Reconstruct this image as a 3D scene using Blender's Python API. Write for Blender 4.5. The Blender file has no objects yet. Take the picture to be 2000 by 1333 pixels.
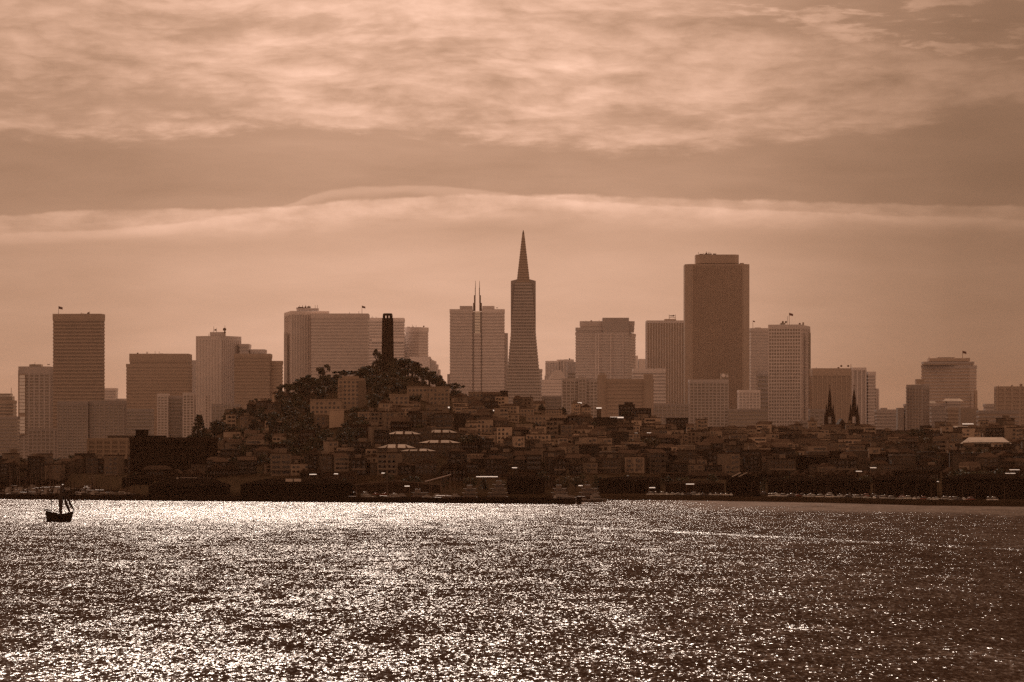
import bpy, math, random
from mathutils import Vector
random.seed(7)
C = bpy.context.scene.collection
sc = bpy.context.scene
F = 7000.0        # focal length expressed in picture widths/2000
EYE = 35.0        # the photographer stands 35 m above the bay
HOR = 860.0

# ------------------------------------------------------------------ camera
cam_d = bpy.data.cameras.new('camera'); cam = bpy.data.objects.new('camera', cam_d); C.objects.link(cam)
cam.location = (0, 0, EYE); cam.rotation_euler = (math.radians(90), 0, 0)
cam_d.sensor_width = 36; cam_d.lens = 126; cam_d.shift_y = (HOR-666.5)/2000
cam_d.clip_start = 1; cam_d.clip_end = 60000
sc.camera = cam

# ------------------------------------------------------------------ view
sc.view_settings.view_transform = 'Standard'; sc.view_settings.look = 'None'
sc.view_settings.exposure = 0.0; sc.view_settings.gamma = 1; sc.view_settings.use_curve_mapping = False
cy = sc.cycles
cy.caustics_reflective = False; cy.caustics_refractive = False
cy.max_bounces = 4; cy.diffuse_bounces = 2; cy.glossy_bounces = 2; cy.volume_bounces = 0
cy.sample_clamp_indirect = 3; cy.sample_clamp_direct = 10.0
cy.use_denoising = False
cy.use_adaptive_sampling = False

# ------------------------------------------------------------------ node helper
class NT:
    def __init__(s, tree): s.t = tree
    def n(s, typ, **kw):
        nd = s.t.nodes.new(typ)
        for k, v in kw.items(): setattr(nd, k, v)
        return nd
    def put(s, sock, v):
        if isinstance(v, bpy.types.NodeSocket): s.t.links.new(v, sock)
        else: sock.default_value = v
    def m(s, op, a, b=None, c=None, clamp=False):
        nd = s.n('ShaderNodeMath', operation=op, use_clamp=clamp)
        s.put(nd.inputs[0], a)
        if b is not None: s.put(nd.inputs[1], b)
        if c is not None: s.put(nd.inputs[2], c)
        return nd.outputs[0]
    def ss(s, v, lo, hi):
        nd = s.n('ShaderNodeMapRange', interpolation_type='SMOOTHSTEP')
        s.put(nd.inputs['Value'], v); s.put(nd.inputs['From Min'], lo); s.put(nd.inputs['From Max'], hi)
        return nd.outputs[0]
    def lin(s, v, lo, hi, a, b, clamp=True):
        nd = s.n('ShaderNodeMapRange', clamp=clamp)
        s.put(nd.inputs['Value'], v); nd.inputs['From Min'].default_value = lo; nd.inputs['From Max'].default_value = hi
        s.put(nd.inputs['To Min'], a); s.put(nd.inputs['To Max'], b)
        return nd.outputs[0]
    def mix(s, f, a, b): return s.m('ADD', s.m('MULTIPLY', a, s.m('SUBTRACT', 1.0, f)), s.m('MULTIPLY', b, f))
    def vec(s, x, y, z=0.0):
        nd = s.n('ShaderNodeCombineXYZ')
        for i, v in enumerate((x, y, z)): s.put(nd.inputs[i], v)
        return nd.outputs[0]
    def noise(s, v, scale=1.0, detail=3.0, rough=.5, dist=0.0):
        nd = s.n('ShaderNodeTexNoise'); s.put(nd.inputs['Vector'], v)
        nd.inputs['Scale'].default_value = scale; nd.inputs['Detail'].default_value = detail
        nd.inputs['Roughness'].default_value = rough; nd.inputs['Distortion'].default_value = dist
        return nd
    def curve(s, v, lo, hi, pts, ylo=0.0, yhi=1.0):
        nd = s.n('ShaderNodeFloatCurve'); c = nd.mapping.curves[0]
        pp = [((x-lo)/(hi-lo), (y-ylo)/(yhi-ylo)) for x, y in pts]
        c.points[0].location = pp[0]; c.points[-1].location = pp[-1]
        for q in pp[1:-1]: c.points.new(*q)
        nd.mapping.update()
        s.put(nd.inputs['Value'], s.lin(v, lo, hi, 0.0, 1.0))
        return s.lin(nd.outputs[0], 0, 1, ylo, yhi)

# ------------------------------------------------------------------ sun and sky
SUN_AZ = math.radians(-5.0); SUN_EL = math.radians(38)
sd = Vector((math.sin(SUN_AZ)*math.cos(SUN_EL), math.cos(SUN_AZ)*math.cos(SUN_EL), math.sin(SUN_EL)))
sl = bpy.data.lights.new('sun', 'SUN'); sl.energy = 2.8; sl.angle = math.radians(.53); sl.color = (1.0, .82, .68)
so = bpy.data.objects.new('sun', sl); so.rotation_euler = sd.to_track_quat('Z', 'Y').to_euler(); so.location = (0, 0, 500); C.objects.link(so)

W = bpy.data.worlds.new('World'); sc.world = W; W.use_nodes = True
t = W.node_tree; t.nodes.clear(); g = NT(t)
sky = g.n('ShaderNodeTexSky', sky_type='NISHITA'); sky.sun_disc = False
sky.sun_elevation = SUN_EL; sky.sun_rotation = SUN_AZ; sky.air_density = 1.5; sky.dust_density = 4
bw = g.n('ShaderNodeRGBToBW'); t.links.new(sky.outputs[0], bw.inputs[0])
tc = g.n('ShaderNodeTexCoord'); sp = g.n('ShaderNodeSeparateXYZ'); t.links.new(tc.outputs['Generated'], sp.inputs[0])
sx, sy, sz = sp.outputs
u = g.m('ADD', g.m('MULTIPLY', g.m('ARCTAN2', sx, sy), 7.0), 1.0)
hyp = g.m('SQRT', g.m('ADD', g.m('MULTIPLY', sx, sx), g.m('MULTIPLY', sy, sy)))
e = g.m('MINIMUM', g.m('MULTIPLY', g.m('DIVIDE', sz, g.m('MAXIMUM', hyp, .02)), 7.0), 12.0)
wv = g.noise(g.vec(g.m('MULTIPLY', u, .9), g.m('MULTIPLY', e, 3.5)), 1.0, 2, .5)
wsh = g.m('SUBTRACT', wv.outputs[0], .5)
e2 = g.m('ADD', e, g.m('MULTIPLY', wsh, .10))
# streaky cloud texture
st = g.noise(g.vec(g.m('MULTIPLY', u, 2.6), g.m('MULTIPLY', e2, 13.0), 3.1), 1.0, 6, .58, .15).outputs[0]
e3 = g.m('ADD', e2, g.m('MULTIPLY', g.m('SUBTRACT', st, .5), .05))
st2 = g.noise(g.vec(g.m('MULTIPLY', u, 6.5), g.m('MULTIPLY', e3, 27.0), 8.0), 1.0, 6, .60, .1).outputs[0]
st4 = g.noise(g.vec(g.m('MULTIPLY', u, 4.2), g.m('MULTIPLY', e3, 18.0), 15.0), 1.0, 5, .55, .1).outputs[0]
lump = g.m('SUBTRACT', g.ss(st4, .44, .60), .5)
puff = g.noise(g.vec(g.m('MULTIPLY', u, 13.0), g.m('MULTIPLY', e, 24.0), 1.0), 1.0, 6, .62).outputs[0]
# high sheet
et = g.curve(u, -1, 3, [(-1, .62), (0, .588), (.25, .588), (.45, .60), (.7, .605), (1, .585), (1.3, .558), (1.45, .572), (1.6, .585), (1.75, .605), (2, .645), (3, .62)], .5, .75)
sheet = g.ss(g.m('ADD', g.m('SUBTRACT', e, et), g.m('ADD', g.m('MULTIPLY', g.m('SUBTRACT', st2, .5), .10), g.m('MULTIPLY', g.m('SUBTRACT', puff, .5), .02))), -.012, .022)
tex = g.m('ADD', g.m('ADD', g.m('MULTIPLY', g.m('SUBTRACT', st, .5), .95), g.m('MULTIPLY', g.m('SUBTRACT', st2, .5), .75)), g.m('MULTIPLY', lump, .10))
bil = g.noise(g.vec(g.m('MULTIPLY', u, 7.5), g.m('MULTIPLY', e3, 21.0), 31.0), 1.0, 6, .55).outputs[0]
bil = g.m('ABSOLUTE', g.m('SUBTRACT', bil, .5))
tex = g.m('ADD', g.m('MULTIPLY', tex, .85), g.m('MULTIPLY', g.m('SUBTRACT', bil, .08), 1.0))
sheetv = g.m('ADD', g.lin(e, .55, .86, .66, .75), tex)
# long low band with a crisp upper edge
eb = g.curve(u, -1, 3, [(-1, .43), (0, .437), (.2, .449), (.45, .453), (.6, .460), (.73, .474), (1, .482), (1.25, .477), (1.5, .468), (2, .455), (3, .45)], .35, .6)
d = g.m('SUBTRACT', g.m('ADD', eb, g.m('MULTIPLY', g.m('SUBTRACT', puff, .5), .018)), e)
band = g.m('MULTIPLY', g.ss(d, -.001, .006), g.m('SUBTRACT', 1.0, g.ss(d, g.m('MULTIPLY', st, .05), .075)))
# base between the clouds
base = g.curve(e, 0, 1, [(0, .62), (.12, .68), (.3, .67), (.40, .57), (.47, .44), (.52, .41), (.58, .43), (.7, .42), (1, .40)], 0, 1)
base = g.m('ADD', base, g.m('MULTIPLY', g.m('SUBTRACT', st, .5), .30))
fil = g.m('SUBTRACT', g.curve(u, -1, 3, [(-1, .40), (0, .40), (.55, .455), (.62, .482), (.75, .497), (.9, .492), (1.1, .47), (3, .40)], .35, .6), g.m('SUBTRACT', e, g.m('MULTIPLY', g.m('SUBTRACT', st2, .5), .02)))
fil = g.m('MULTIPLY', g.ss(fil, -.002, .004), g.m('SUBTRACT', 1.0, g.ss(fil, .006, .026)))
base = g.m('ADD', base, g.m('MULTIPLY', fil, .14))
s1 = g.m('ADD', base, g.m('MULTIPLY', band, g.m('ADD', .22, g.m('ADD', g.m('MULTIPLY', g.m('SUBTRACT', st2, .5), .6), g.m('MULTIPLY', g.m('SUBTRACT', puff, .5), .45)))))
# gaps in the sheet towards the upper right and a streak at the left
gap = g.m('MULTIPLY', g.ss(g.m('SUBTRACT', g.m('ADD', e, g.m('MULTIPLY', g.m('SUBTRACT', st2, .5), .16)), g.m('SUBTRACT', 1.06, g.m('MULTIPLY', u, .18))), -.01, .03), g.m('MULTIPLY', g.ss(u, 1.25, 1.6), g.m('SUBTRACT', 1.0, g.ss(e, .95, 1.3))))
gap = g.m('MULTIPLY', gap, g.m('SUBTRACT', 1.0, g.ss(st2, .48, .60)))
gap2 = g.m('MULTIPLY', g.m('MULTIPLY', g.ss(e, .63, .655), g.m('SUBTRACT', 1.0, g.ss(e, .66, .69))), g.m('MULTIPLY', g.m('SUBTRACT', 1.0, g.ss(u, .3, .5)), g.ss(st2, .40, .5)))
sheet = g.m('MULTIPLY', sheet, g.m('SUBTRACT', 1.0, g.m('MAXIMUM', g.m('MULTIPLY', gap, .85), g.m('MULTIPLY', gap2, .6))))
sheet = g.m('MULTIPLY', sheet, g.lin(g.ss(st4, .34, .45), 0, 1, .5, 1.0))
s2 = g.mix(sheet, s1, sheetv)
fall = g.curve(u, -3, 5, [(-3, 1.02), (-1, .68), (0, .72), (.4, .94), (.9, 1.05), (1.3, .93), (1.6, .68), (1.8, .48), (2, .37), (2.6, .46), (3.5, .66), (5, 1.02)], .2, 1.2)
fall = g.m('MULTIPLY', fall, g.lin(e, .95, 4.0, 1.0, .62))
s3 = g.m('MULTIPLY', s2, fall)
# the clear-sky part comes from the sky model, the rest is cloud
lum = g.m('ADD', g.m('MULTIPLY', s3, .86), g.m('MULTIPLY', g.m('MINIMUM', g.m('MULTIPLY', bw.outputs[0], .012), .5), 1.0))
cc = g.vec(lum, g.m('MULTIPLY', lum, g.m('ADD', .535, g.m('MULTIPLY', g.m('MINIMUM', lum, 1.0), .085))), g.m('MULTIPLY', lum, g.m('ADD', .295, g.m('MULTIPLY', g.m('MINIMUM', lum, 1.0), .155))))
bg = g.n('ShaderNodeBackground'); t.links.new(cc, bg.inputs['Color']); bg.inputs['Strength'].default_value = 1.0
wo = g.n('ShaderNodeOutputWorld'); t.links.new(bg.outputs[0], wo.inputs[0])
W.cycles.sampling_method = 'MANUAL'; W.cycles.sample_map_resolution = 512

# ------------------------------------------------------------------ haze
HAZE = 1.0
def haze():
    me = bpy.data.meshes.new('haze')
    x, y0, y1, z0, z1 = 6500, -300, 15500, -6, 285
    v = [(a, b, c) for c in (z0, z1) for b in (y0, y1) for a in (-x, x)]
    me.from_pydata(v, [], [(0, 2, 3, 1), (4, 5, 7, 6), (0, 1, 5, 4), (1, 3, 7, 5), (3, 2, 6, 7), (2, 0, 4, 6)]); me.update()
    m = bpy.data.materials.new('haze_air'); m.use_nodes = True; nt = m.node_tree; nt.nodes.clear(); h = NT(nt)
    pv = h.n('ShaderNodeVolumePrincipled'); pv.inputs['Color'].default_value = (1.0, .52, .30, 1)
    pv.inputs['Density'].default_value = 0.92e-5*HAZE; pv.inputs['Anisotropy'].default_value = .35
    out = h.n('ShaderNodeOutputMaterial'); nt.links.new(pv.outputs[0], out.inputs['Volume'])
    me.materials.append(m)
    o = bpy.data.objects.new('haze', me); C.objects.link(o); o['kind'] = 'stuff'; o['label'] = 'thin brown haze over the bay and the city'
    o.display_type = 'WIRE'
haze()

# ------------------------------------------------------------------ materials
MATS = {}
def mat(name, col, rough=.8, var=.25, scale=.25, metal=0.0, spec=.5):
    if name in MATS: return MATS[name]
    m = bpy.data.materials.new(name); m.use_nodes = True; nt = m.node_tree; h = NT(nt)
    b = nt.nodes['Principled BSDF']
    geo = h.n('ShaderNodeNewGeometry'); oi = h.n('ShaderNodeObjectInfo')
    n1 = h.noise(geo.outputs['Position'], scale, 5, .6).outputs[0]
    n2 = h.noise(geo.outputs['Position'], scale*.12, 2, .5).outputs[0]
    f = h.m('ADD', 1.0, h.m('MULTIPLY', h.m('ADD', h.m('SUBTRACT', n1, .5), h.m('SUBTRACT', n2, .5)), var*2))
    f = h.m('MULTIPLY', f, h.lin(oi.outputs['Random'], 0, 1, 1-var*.6, 1+var*.6))
    vm = h.n('ShaderNodeVectorMath', operation='SCALE'); vm.inputs[0].default_value = col; nt.links.new(f, vm.inputs['Scale'])
    nt.links.new(vm.outputs[0], b.inputs['Base Color'])
    b.inputs['Roughness'].default_value = rough; b.inputs['Metallic'].default_value = metal
    b.inputs['Specular IOR Level'].default_value = spec
    if spec <= .05:
        df = h.n('ShaderNodeBsdfDiffuse'); nt.links.new(vm.outputs[0], df.inputs['Color']); df.inputs['Roughness'].default_value = .6
        nt.links.new(df.outputs[0], nt.nodes['Material Output'].inputs['Surface']); nt.nodes.remove(b)
    MATS[name] = m; return m
def tint(a): return (a, a*.87, a*.82)
def dark(a): return (a, a*.62, a*.42)
CONC = [mat('concrete_%s' % n, tint(a), .85, .16, .05) for n, a in (('dark', .34), ('mid', .44), ('grey', .58), ('pale', .69), ('white', .76))]  # pale tones hold part of the distance haze in their colour
GLASS = mat('facade_glass', (.26, .215, .175), .22, .32, .1)  # lightened towards the trim, haze softening put into the colour
GLASS2 = mat('hazed_facade_glass', tint(.50), .3, .2, .1)  # far glass, distance haze painted in as a pale tone
PANE = mat('sky_toned_pane', (.85, .8, .76), .4, .1, .3)  # sky seen through the glass, put in as pale opaque colour
BROWN = [mat('brown_cladding_%s' % n, (a, a*.77, a*.62), .6, .12, .05) for n, a in (('deep', .26), ('mid', .37), ('light', .42))]
METAL = mat('grey_metal', dark(.12), .4, .2, .5, .6)
FLAGM = mat('flag_cloth', (.12, .05, .04), .9, .3, .5)
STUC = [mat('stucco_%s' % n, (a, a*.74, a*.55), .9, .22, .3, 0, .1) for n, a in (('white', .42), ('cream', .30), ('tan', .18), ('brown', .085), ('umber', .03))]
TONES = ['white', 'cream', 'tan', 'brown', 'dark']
WIN = mat('house_window_glass', dark(.03), .12, .3, .5)
ROOFD = mat('tar_roof', dark(.05), .9, .3, .3, 0, 0)
ROOFS = mat('shingle_roof', dark(.07), .9, .3, .6, 0, 0)
ROOFW = mat('pale_metal_roof', (.48, .41, .35), .8, .3, .3, 0, 0)
ROOFG = mat('glossy_metal_roof', (.4, .34, .29), .62, .12, .3, 0)
BARK = mat('bark', dark(.05), .9, .3, 2)
LEAF = [mat('foliage_%s' % n, c, .75, .55, .35, 0, .3) for n, c in (('dark', (.035, .034, .018)), ('mid', (.055, .048, .024)), ('brownish', (.075, .056, .030)))]
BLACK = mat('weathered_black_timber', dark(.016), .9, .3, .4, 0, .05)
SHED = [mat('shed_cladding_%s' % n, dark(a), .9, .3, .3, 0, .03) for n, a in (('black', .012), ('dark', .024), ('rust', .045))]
HULLW = mat('white_gelcoat', (.2, .16, .13), .15, .1, 1)
CARP = [mat('car_paint_%s' % n, c, .12, .1, 1, .3) for n, c in (('white', (.6, .56, .5)), ('silver', (.4, .38, .35)), ('dark', (.03, .02, .02)), ('red', (.2, .04, .02)))]
SAIL = mat('furled_dark_canvas', dark(.03), .9, .3, 2)
TYRE = mat('rubber', (.02, .02, .02), .9, .1, 1)

# ------------------------------------------------------------------ mesh helpers
def ex(px, D): return (px-1000)/F*D
def zz(py, D): return EYE+(HOR-py)/F*D
class MB:
    def __init__(s): s.v = []; s.f = []
    def prism(s, poly, z0, z1, top=None, cap=True):
        """vertical prism over a counter-clockwise footprint; top: other footprint for the upper ring"""
        n = len(poly); k = len(s.v); top = top or poly
        s.v += [(x, y, z0) for x, y in poly]+[(x, y, z1) for x, y in top]
        for i in range(n): j = (i+1) % n; s.f.append((k+i, k+j, k+n+j, k+n+i))
        if cap: s.f.append(tuple(k+n+i for i in range(n))); s.f.append(tuple(k+n-1-i for i in range(n)))
        return s
    def box(s, x0, x1, y0, y1, z0, z1): return s.prism([(x0, y0), (x1, y0), (x1, y1), (x0, y1)], z0, z1)
    def rbox(s, cx, cy, w, d, z0, z1, a=0):
        c, q = math.cos(a), math.sin(a)
        return s.prism([(cx+x*c-y*q, cy+x*q+y*c) for x, y in ((-w/2, -d/2), (w/2, -d/2), (w/2, d/2), (-w/2, d/2))], z0, z1)
    def cyl(s, cx, cy, r, z0, z1, n=8, r1=None):
        p = [(cx+r*math.cos(i*6.2832/n), cy+r*math.sin(i*6.2832/n)) for i in range(n)]
        r1 = r if r1 is None else r1
        q = [(cx+r1*math.cos(i*6.2832/n), cy+r1*math.sin(i*6.2832/n)) for i in range(n)]
        return s.prism(p, z0, z1, q)
    def bar(s, a, b, r, n=5, r1=None):
        a, b = Vector(a), Vector(b); d = (b-a).normalized(); r1 = r if r1 is None else r1
        p = d.orthogonal().normalized(); q = d.cross(p); k = len(s.v)
        for c, rr in ((a, r), (b, r1)):
            for i in range(n):
                w = i*6.2832/n; s.v.append(tuple(c+p*math.cos(w)*rr+q*math.sin(w)*rr))
        for i in range(n): j = (i+1) % n; s.f.append((k+i, k+j, k+n+j, k+n+i))
        s.f.append(tuple(k+n+i for i in range(n))); s.f.append(tuple(k+n-1-i for i in range(n)))
        return s
    def ball(s, c, rx, ry, rz, n=8, m=5, jit=0, rnd=None):
        k = len(s.v)
        for i in range(m+1):
            th = math.pi*i/m
            for j in range(n):
                ph = 6.2832*j/n; w = 1+(rnd.uniform(-jit, jit) if jit else 0)
                s.v.append((c[0]+rx*w*math.sin(th)*math.cos(ph), c[1]+ry*w*math.sin(th)*math.sin(ph), c[2]+rz*w*math.cos(th)))
        for i in range(m):
            for j in range(n):
                a = k+i*n+j; b = k+i*n+(j+1) % n; s.f.append((a, a+n, b+n, b))
        return s
    def disc(s, c, r, th=.3, n=10, face=(0, -1, 0)):
        d = Vector(face).normalized(); c = Vector(c); return s.bar(c-d*th/2, c+d*th/2, r, n)
    def mesh(s, name, m):
        me = bpy.data.meshes.new(name); me.from_pydata(s.v, [], s.f); me.update(); me.materials.append(m); return me
    def obj(s, name, m, parent=None, stuff=False, loc=None):
        o = bpy.data.objects.new(name, s.mesh(name, m)); C.objects.link(o)
        if parent is not None: o.parent = parent
        if stuff: o['kind'] = 'stuff'
        if loc: o.location = loc
        return o
class Rel:
    """part builder whose vertices are given in world space and stored relative to the thing's base"""
    pass
AUTO = []       # (object, look, place, px) for labels that need an ordinal
def thing(name, label, cat, loc, group=None, rz=0):
    o = bpy.data.objects.new(name, None); o.empty_display_size = 3; C.objects.link(o); o.location = loc; o.rotation_euler = (0, 0, rz)
    if label: o['label'] = label
    o['category'] = cat
    if group: o['group'] = group
    return o
def part(name, mb, m, root, parent=None, stuff=False):
    """mb in world coordinates; root an unrotated thing"""
    L = root.location; mb.v = [(x-L.x, y-L.y, z-L.z) for x, y, z in mb.v]
    o = mb.obj(name, m, parent or root, stuff); return o
def tag(o, label, cat, group=None):
    o['label'] = label; o['category'] = cat
    if group: o['group'] = group
    return o

def inset(poly, d):
    """offset a convex ccw footprint outwards by d"""
    n = len(poly); res = []
    for i in range(n):
        p0, p1, p2 = Vector(poly[i-1]), Vector(poly[i]), Vector(poly[(i+1) % n])
        a = (p1-p0).normalized(); b = (p2-p1).normalized()
        na = Vector((a.y, -a.x)); nb = Vector((b.y, -b.x)); k = (na+nb); k = k/max(.3, k.dot(na))
        res.append(tuple(p1+k*d))
    return res
def squeeze(x0, x1, D, dep):
    """front edge positions whose far side faces still end at the seen outline"""
    a, b = ex(x0, D), ex(x1, D); w = b-a
    if x0 > 1000: a = min(ex(x0, D+dep), a+w*.45)
    if x1 < 1000: b = max(ex(x1, D+dep), b-w*.45)
    return a, b
def fr(x0, x1, D, dep=None):
    a, b = ex(x0, D), ex(x1, D); dep = dep or max(12, (b-a)*.8)
    a, b = squeeze(x0, x1, D, dep); return [(a, D), (b, D), (b, D+dep), (a, D+dep)]
def frot(x0, x1, D, split, a=.35):
    """corner towards the viewer at px split; right face turned by a"""
    c = Vector((ex(split, D), D)); k0, k1 = (x0-1000)/F, (x1-1000)/F
    wr = (k1*D-c.x)/(math.cos(a)-k1*math.sin(a)); wl = (c.x-k0*D)/(math.sin(a)+k0*math.cos(a))
    r = Vector((math.cos(a), math.sin(a)))*wr; l = Vector((-math.sin(a), math.cos(a)))*wl
    return [tuple(c), tuple(c+r), tuple(c+r+l), tuple(c+l)]
def frotl(x0, x1, D, split, a=.35):
    """mirror: left face nearly frontal"""
    c = Vector((ex(split, D), D)); k0, k1 = (x0-1000)/F, (x1-1000)/F
    wl = (c.x-k0*D)/(math.cos(a)+k0*math.sin(a)); wr = (k1*D-c.x)/(math.sin(a)-k1*math.cos(a))
    l = Vector((-math.cos(a), math.sin(a)))*wl; r = Vector((math.sin(a), math.cos(a)))*wr
    return [tuple(c), tuple(c+r), tuple(c+r+l), tuple(c+l)]
def fcut(x0, x1, D, dep, c):
    a, b = squeeze(x0, x1, D, dep)
    return [(a+c, D), (b-c, D), (b, D+c), (b, D+dep-c), (b-c, D+dep), (a+c, D+dep), (a, D+dep-c), (a, D+c)]

def face_pts(poly, step, both=True):
    out = []
    n = len(poly)
    for i in range(n):
        p, q = Vector(poly[i]), Vector(poly[(i+1) % n]); L = (q-p).length
        if (q-p).x <= 0 and abs((q-p).x) > .01 * L and (q-p).x < 0: pass
        k = max(1, round(L/step))
        dirv = (q-p)/L
        if dirv.x < -.5: continue           # rear face never seen
        for j in range(k+1): out.append((p+dirv*(L*j/k), math.atan2(dirv.y, dirv.x)))
    return out
def dress(root, wallpart, poly, z0, z1, style, m, floor=3.9, step=4.5, crown=5, head=None):
    """relief on a tower: floor spandrels, piers or both (too fine to pick apart singly)"""
    z1 = z1-.02
    if style in ('bands', 'grid'):
        mb = MB(); z = z1-crown
        ring = inset(poly, .45)
        while z > z0+2:
            mb.prism(ring, z-floor*.42, z, cap=True); z -= floor
        part('spandrel', mb, m, root, wallpart, True)
    if style in ('fins', 'grid'):
        mb = MB()
        for p, a in face_pts(poly, step):
            mb.rbox(p.x, p.y, step*.30, 1.3, z0+.5, z1-crown*.5, a)
        part('pier', mb, m, root, wallpart, True)
    mb = MB(); mb.prism(inset(poly, .62), z1-crown, z1+.5); part('parapet', mb, head or m, root, wallpart)

def roofbits(root, x0, x1, py, D, n, seed, hmin=1, hmax=4, m=None):
    r = random.Random(seed)
    for i in range(n):
        x = r.uniform(x0, x1); w = r.uniform(1, 5); z = zz(py, D); mb = MB()
        k = r.random()
        h = r.uniform(hmin, hmax)
        Y = D+r.uniform(3, 10); X = ex(x, Y)
        if k < .45: mb.bar((X, Y, z), (X, Y, z+h*2.2), .22); part('antenna', mb, METAL, root)
        elif k < .65:
            mb.bar((X, Y, z), (X, Y, z+h), .2); mb.disc((X, Y-.4, z+h), 1.1, .4); part('dish', mb, METAL, root)
        else: mb.rbox(X, Y, w, w*.8, z, z+h*.6, 0); part('roof_vent', mb, m or METAL, root)
def flag(root, px, ytop, ybase, D, left=False, s=1.0):
    X = ex(px, D); z0, z1 = zz(ybase, D), zz(ytop, D)
    p = part('flagpole', MB().bar((X, D, z0), (X, D, z1), .3, 5, .15), METAL, root)
    w = 4.3*s; h = 2.8*s; mb = MB(); n = 5; k = 0
    for i in range(n+1):
        x = X+.15+w*i/n; y = D+.35*math.sin(i*1.6); dz = -.25*i*s
        mb.v += [(x, y-.03, z1-.3+dz), (x, y-.03, z1-.3-h+dz*.8), (x, y+.03, z1-.3-h+dz*.8), (x, y+.03, z1-.3+dz)]
    for i in range(n):
        a = 4*i; b = a+4
        for q in range(4): mb.f.append((a+q, b+q, b+(q+1) % 4, a+(q+1) % 4))
    mb.f += [(0, 3, 2, 1), (4*n, 4*n+1, 4*n+2, 4*n+3)]
    part('flag', mb, FLAGM, root, p)

BASE = 3.0
def tower(name, label, blocks, D, body, trim, cat='building', zb=BASE, floor=3.9, step=4.5):
    """blocks: (part name, footprint, y top, style, y bottom or None, crown[, body, trim])"""
    b0 = blocks[0][1]; cx = sum(p[0] for p in b0)/len(b0); cyy = min(p[1] for p in b0)
    root = thing(name, label, cat, (cx, cyy, zb)); parts = []
    for b in blocks:
        nm, poly, yt, style, yb, crown = b[:6]; bm = b[6] if len(b) > 6 and b[6] else body; tm = b[7] if len(b) > 7 and b[7] else trim
        Dd = min(p[1] for p in poly)
        z1 = zz(yt, Dd); z0 = zb if yb is None else zz(yb, Dd)
        if yb is not None: z0 += 0.6
        w = part(nm, MB().prism(poly, z0, z1), bm, root)
        if style: dress(root, w, poly, z0, z1, style, tm, floor, step, crown)
        parts.append(w)
    return root
B_ = BROWN
# ------------------------------------------------------------------ terrain
RIDGE = [(-600, 905), (0, 902), (160, 900), (240, 896), (380, 880), (410, 855), (440, 832), (480, 810), (540, 790), (600, 768), (680, 750), (730, 733), (757, 726), (800, 734), (850, 757), (900, 782), (950, 792), (1000, 797), (1060, 808), (1100, 814), (1200, 824), (1300, 834), (1350, 846), (1450, 853), (1600, 853), (1700, 858), (1800, 858), (1900, 846), (2000, 846), (2600, 850)]
def interp(tab, x):
    if x <= tab[0][0]: return tab[0][1]
    for (a, p), (b, q) in zip(tab, tab[1:]):
        if x <= b: k = (x-a)/(b-a); return p+(q-p)*k
    return tab[-1][1]
def smooth_ridge(px): return sum(interp(RIDGE, px+d) for d in (-24, -12, 0, 12, 24))/5
def DR(px): return interp([(-600, 3000), (400, 3000), (700, 3090), (1000, 3050), (1400, 3200), (2000, 3350), (2600, 3350)], px)
SHORE = [(-600, 2560), (120, 2550), (250, 2300), (300, 2115), (450, 2110), (1100, 2040), (1150, 2095), (1300, 2092), (1420, 2060), (1600, 2005), (1800, 1920), (2000, 1885), (2600, 1750)]
D0 = 2290.0; Y0 = HOR+F*(EYE-2.8)/D0
def ter_y(px, D):
    yr = smooth_ridge(px); t_ = (D-D0)/(DR(px)-D0); t_ = max(0, min(1, t_))
    return Y0+(yr-Y0)*(t_**.62)
def ter_z(px, D):
    dr = DR(px)
    if D < D0: return 2.8
    if D <= dr: return max(2.8, zz(ter_y(px, D), D))
    zr = zz(smooth_ridge(px), dr); k = min(1, (D-dr)/650); k = k*k*(3-2*k)
    return zr+(4.0-zr)*k
def ter_D(px, y):
    """distance at which the slope is seen at picture height y"""
    yr = smooth_ridge(px); t_ = (y-Y0)/(yr-Y0); t_ = max(0, min(1, t_))
    return D0+(DR(px)-D0)*(t_**(1/.62))
def ground():
    cols = list(range(-700, 2701, 20)); offs = [0, .5]
    Ds = [D0+(3400-D0)*i/40 for i in range(41)]+[3500, 3600, 3750, 3900, 4100, 4600, 6000, 9000, 15000]
    mb = MB()
    for px in cols:
        s = interp(SHORE, px)
        mb.v.append((ex(px, s), s, -3)); mb.v.append((ex(px, s+.4), s+.4, 2.2))
        for D in Ds:
            DD = D if D > D0 else D0
            z = ter_z(px, DD) if DD > s+20 else 2.6
            DD = max(DD, s+1+(D-D0)*.001)
            mb.v.append((ex(px, DD), DD, z+random.uniform(-.3, .3) if 2300 < DD < 3500 else z))
    n = len(Ds)+2
    for i in range(len(cols)-1):
        for j in range(n-1): a = i*n+j; mb.f.append((a, a+n, a+n+1, a+1))
    m = mat('hill_ground', (.04, .026, .015), .95, .5, .06, 0, 0)
    o = mb.obj('ground', m); o['kind'] = 'structure'
    for p in o.data.polygons: p.use_smooth = True
ground()

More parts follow.
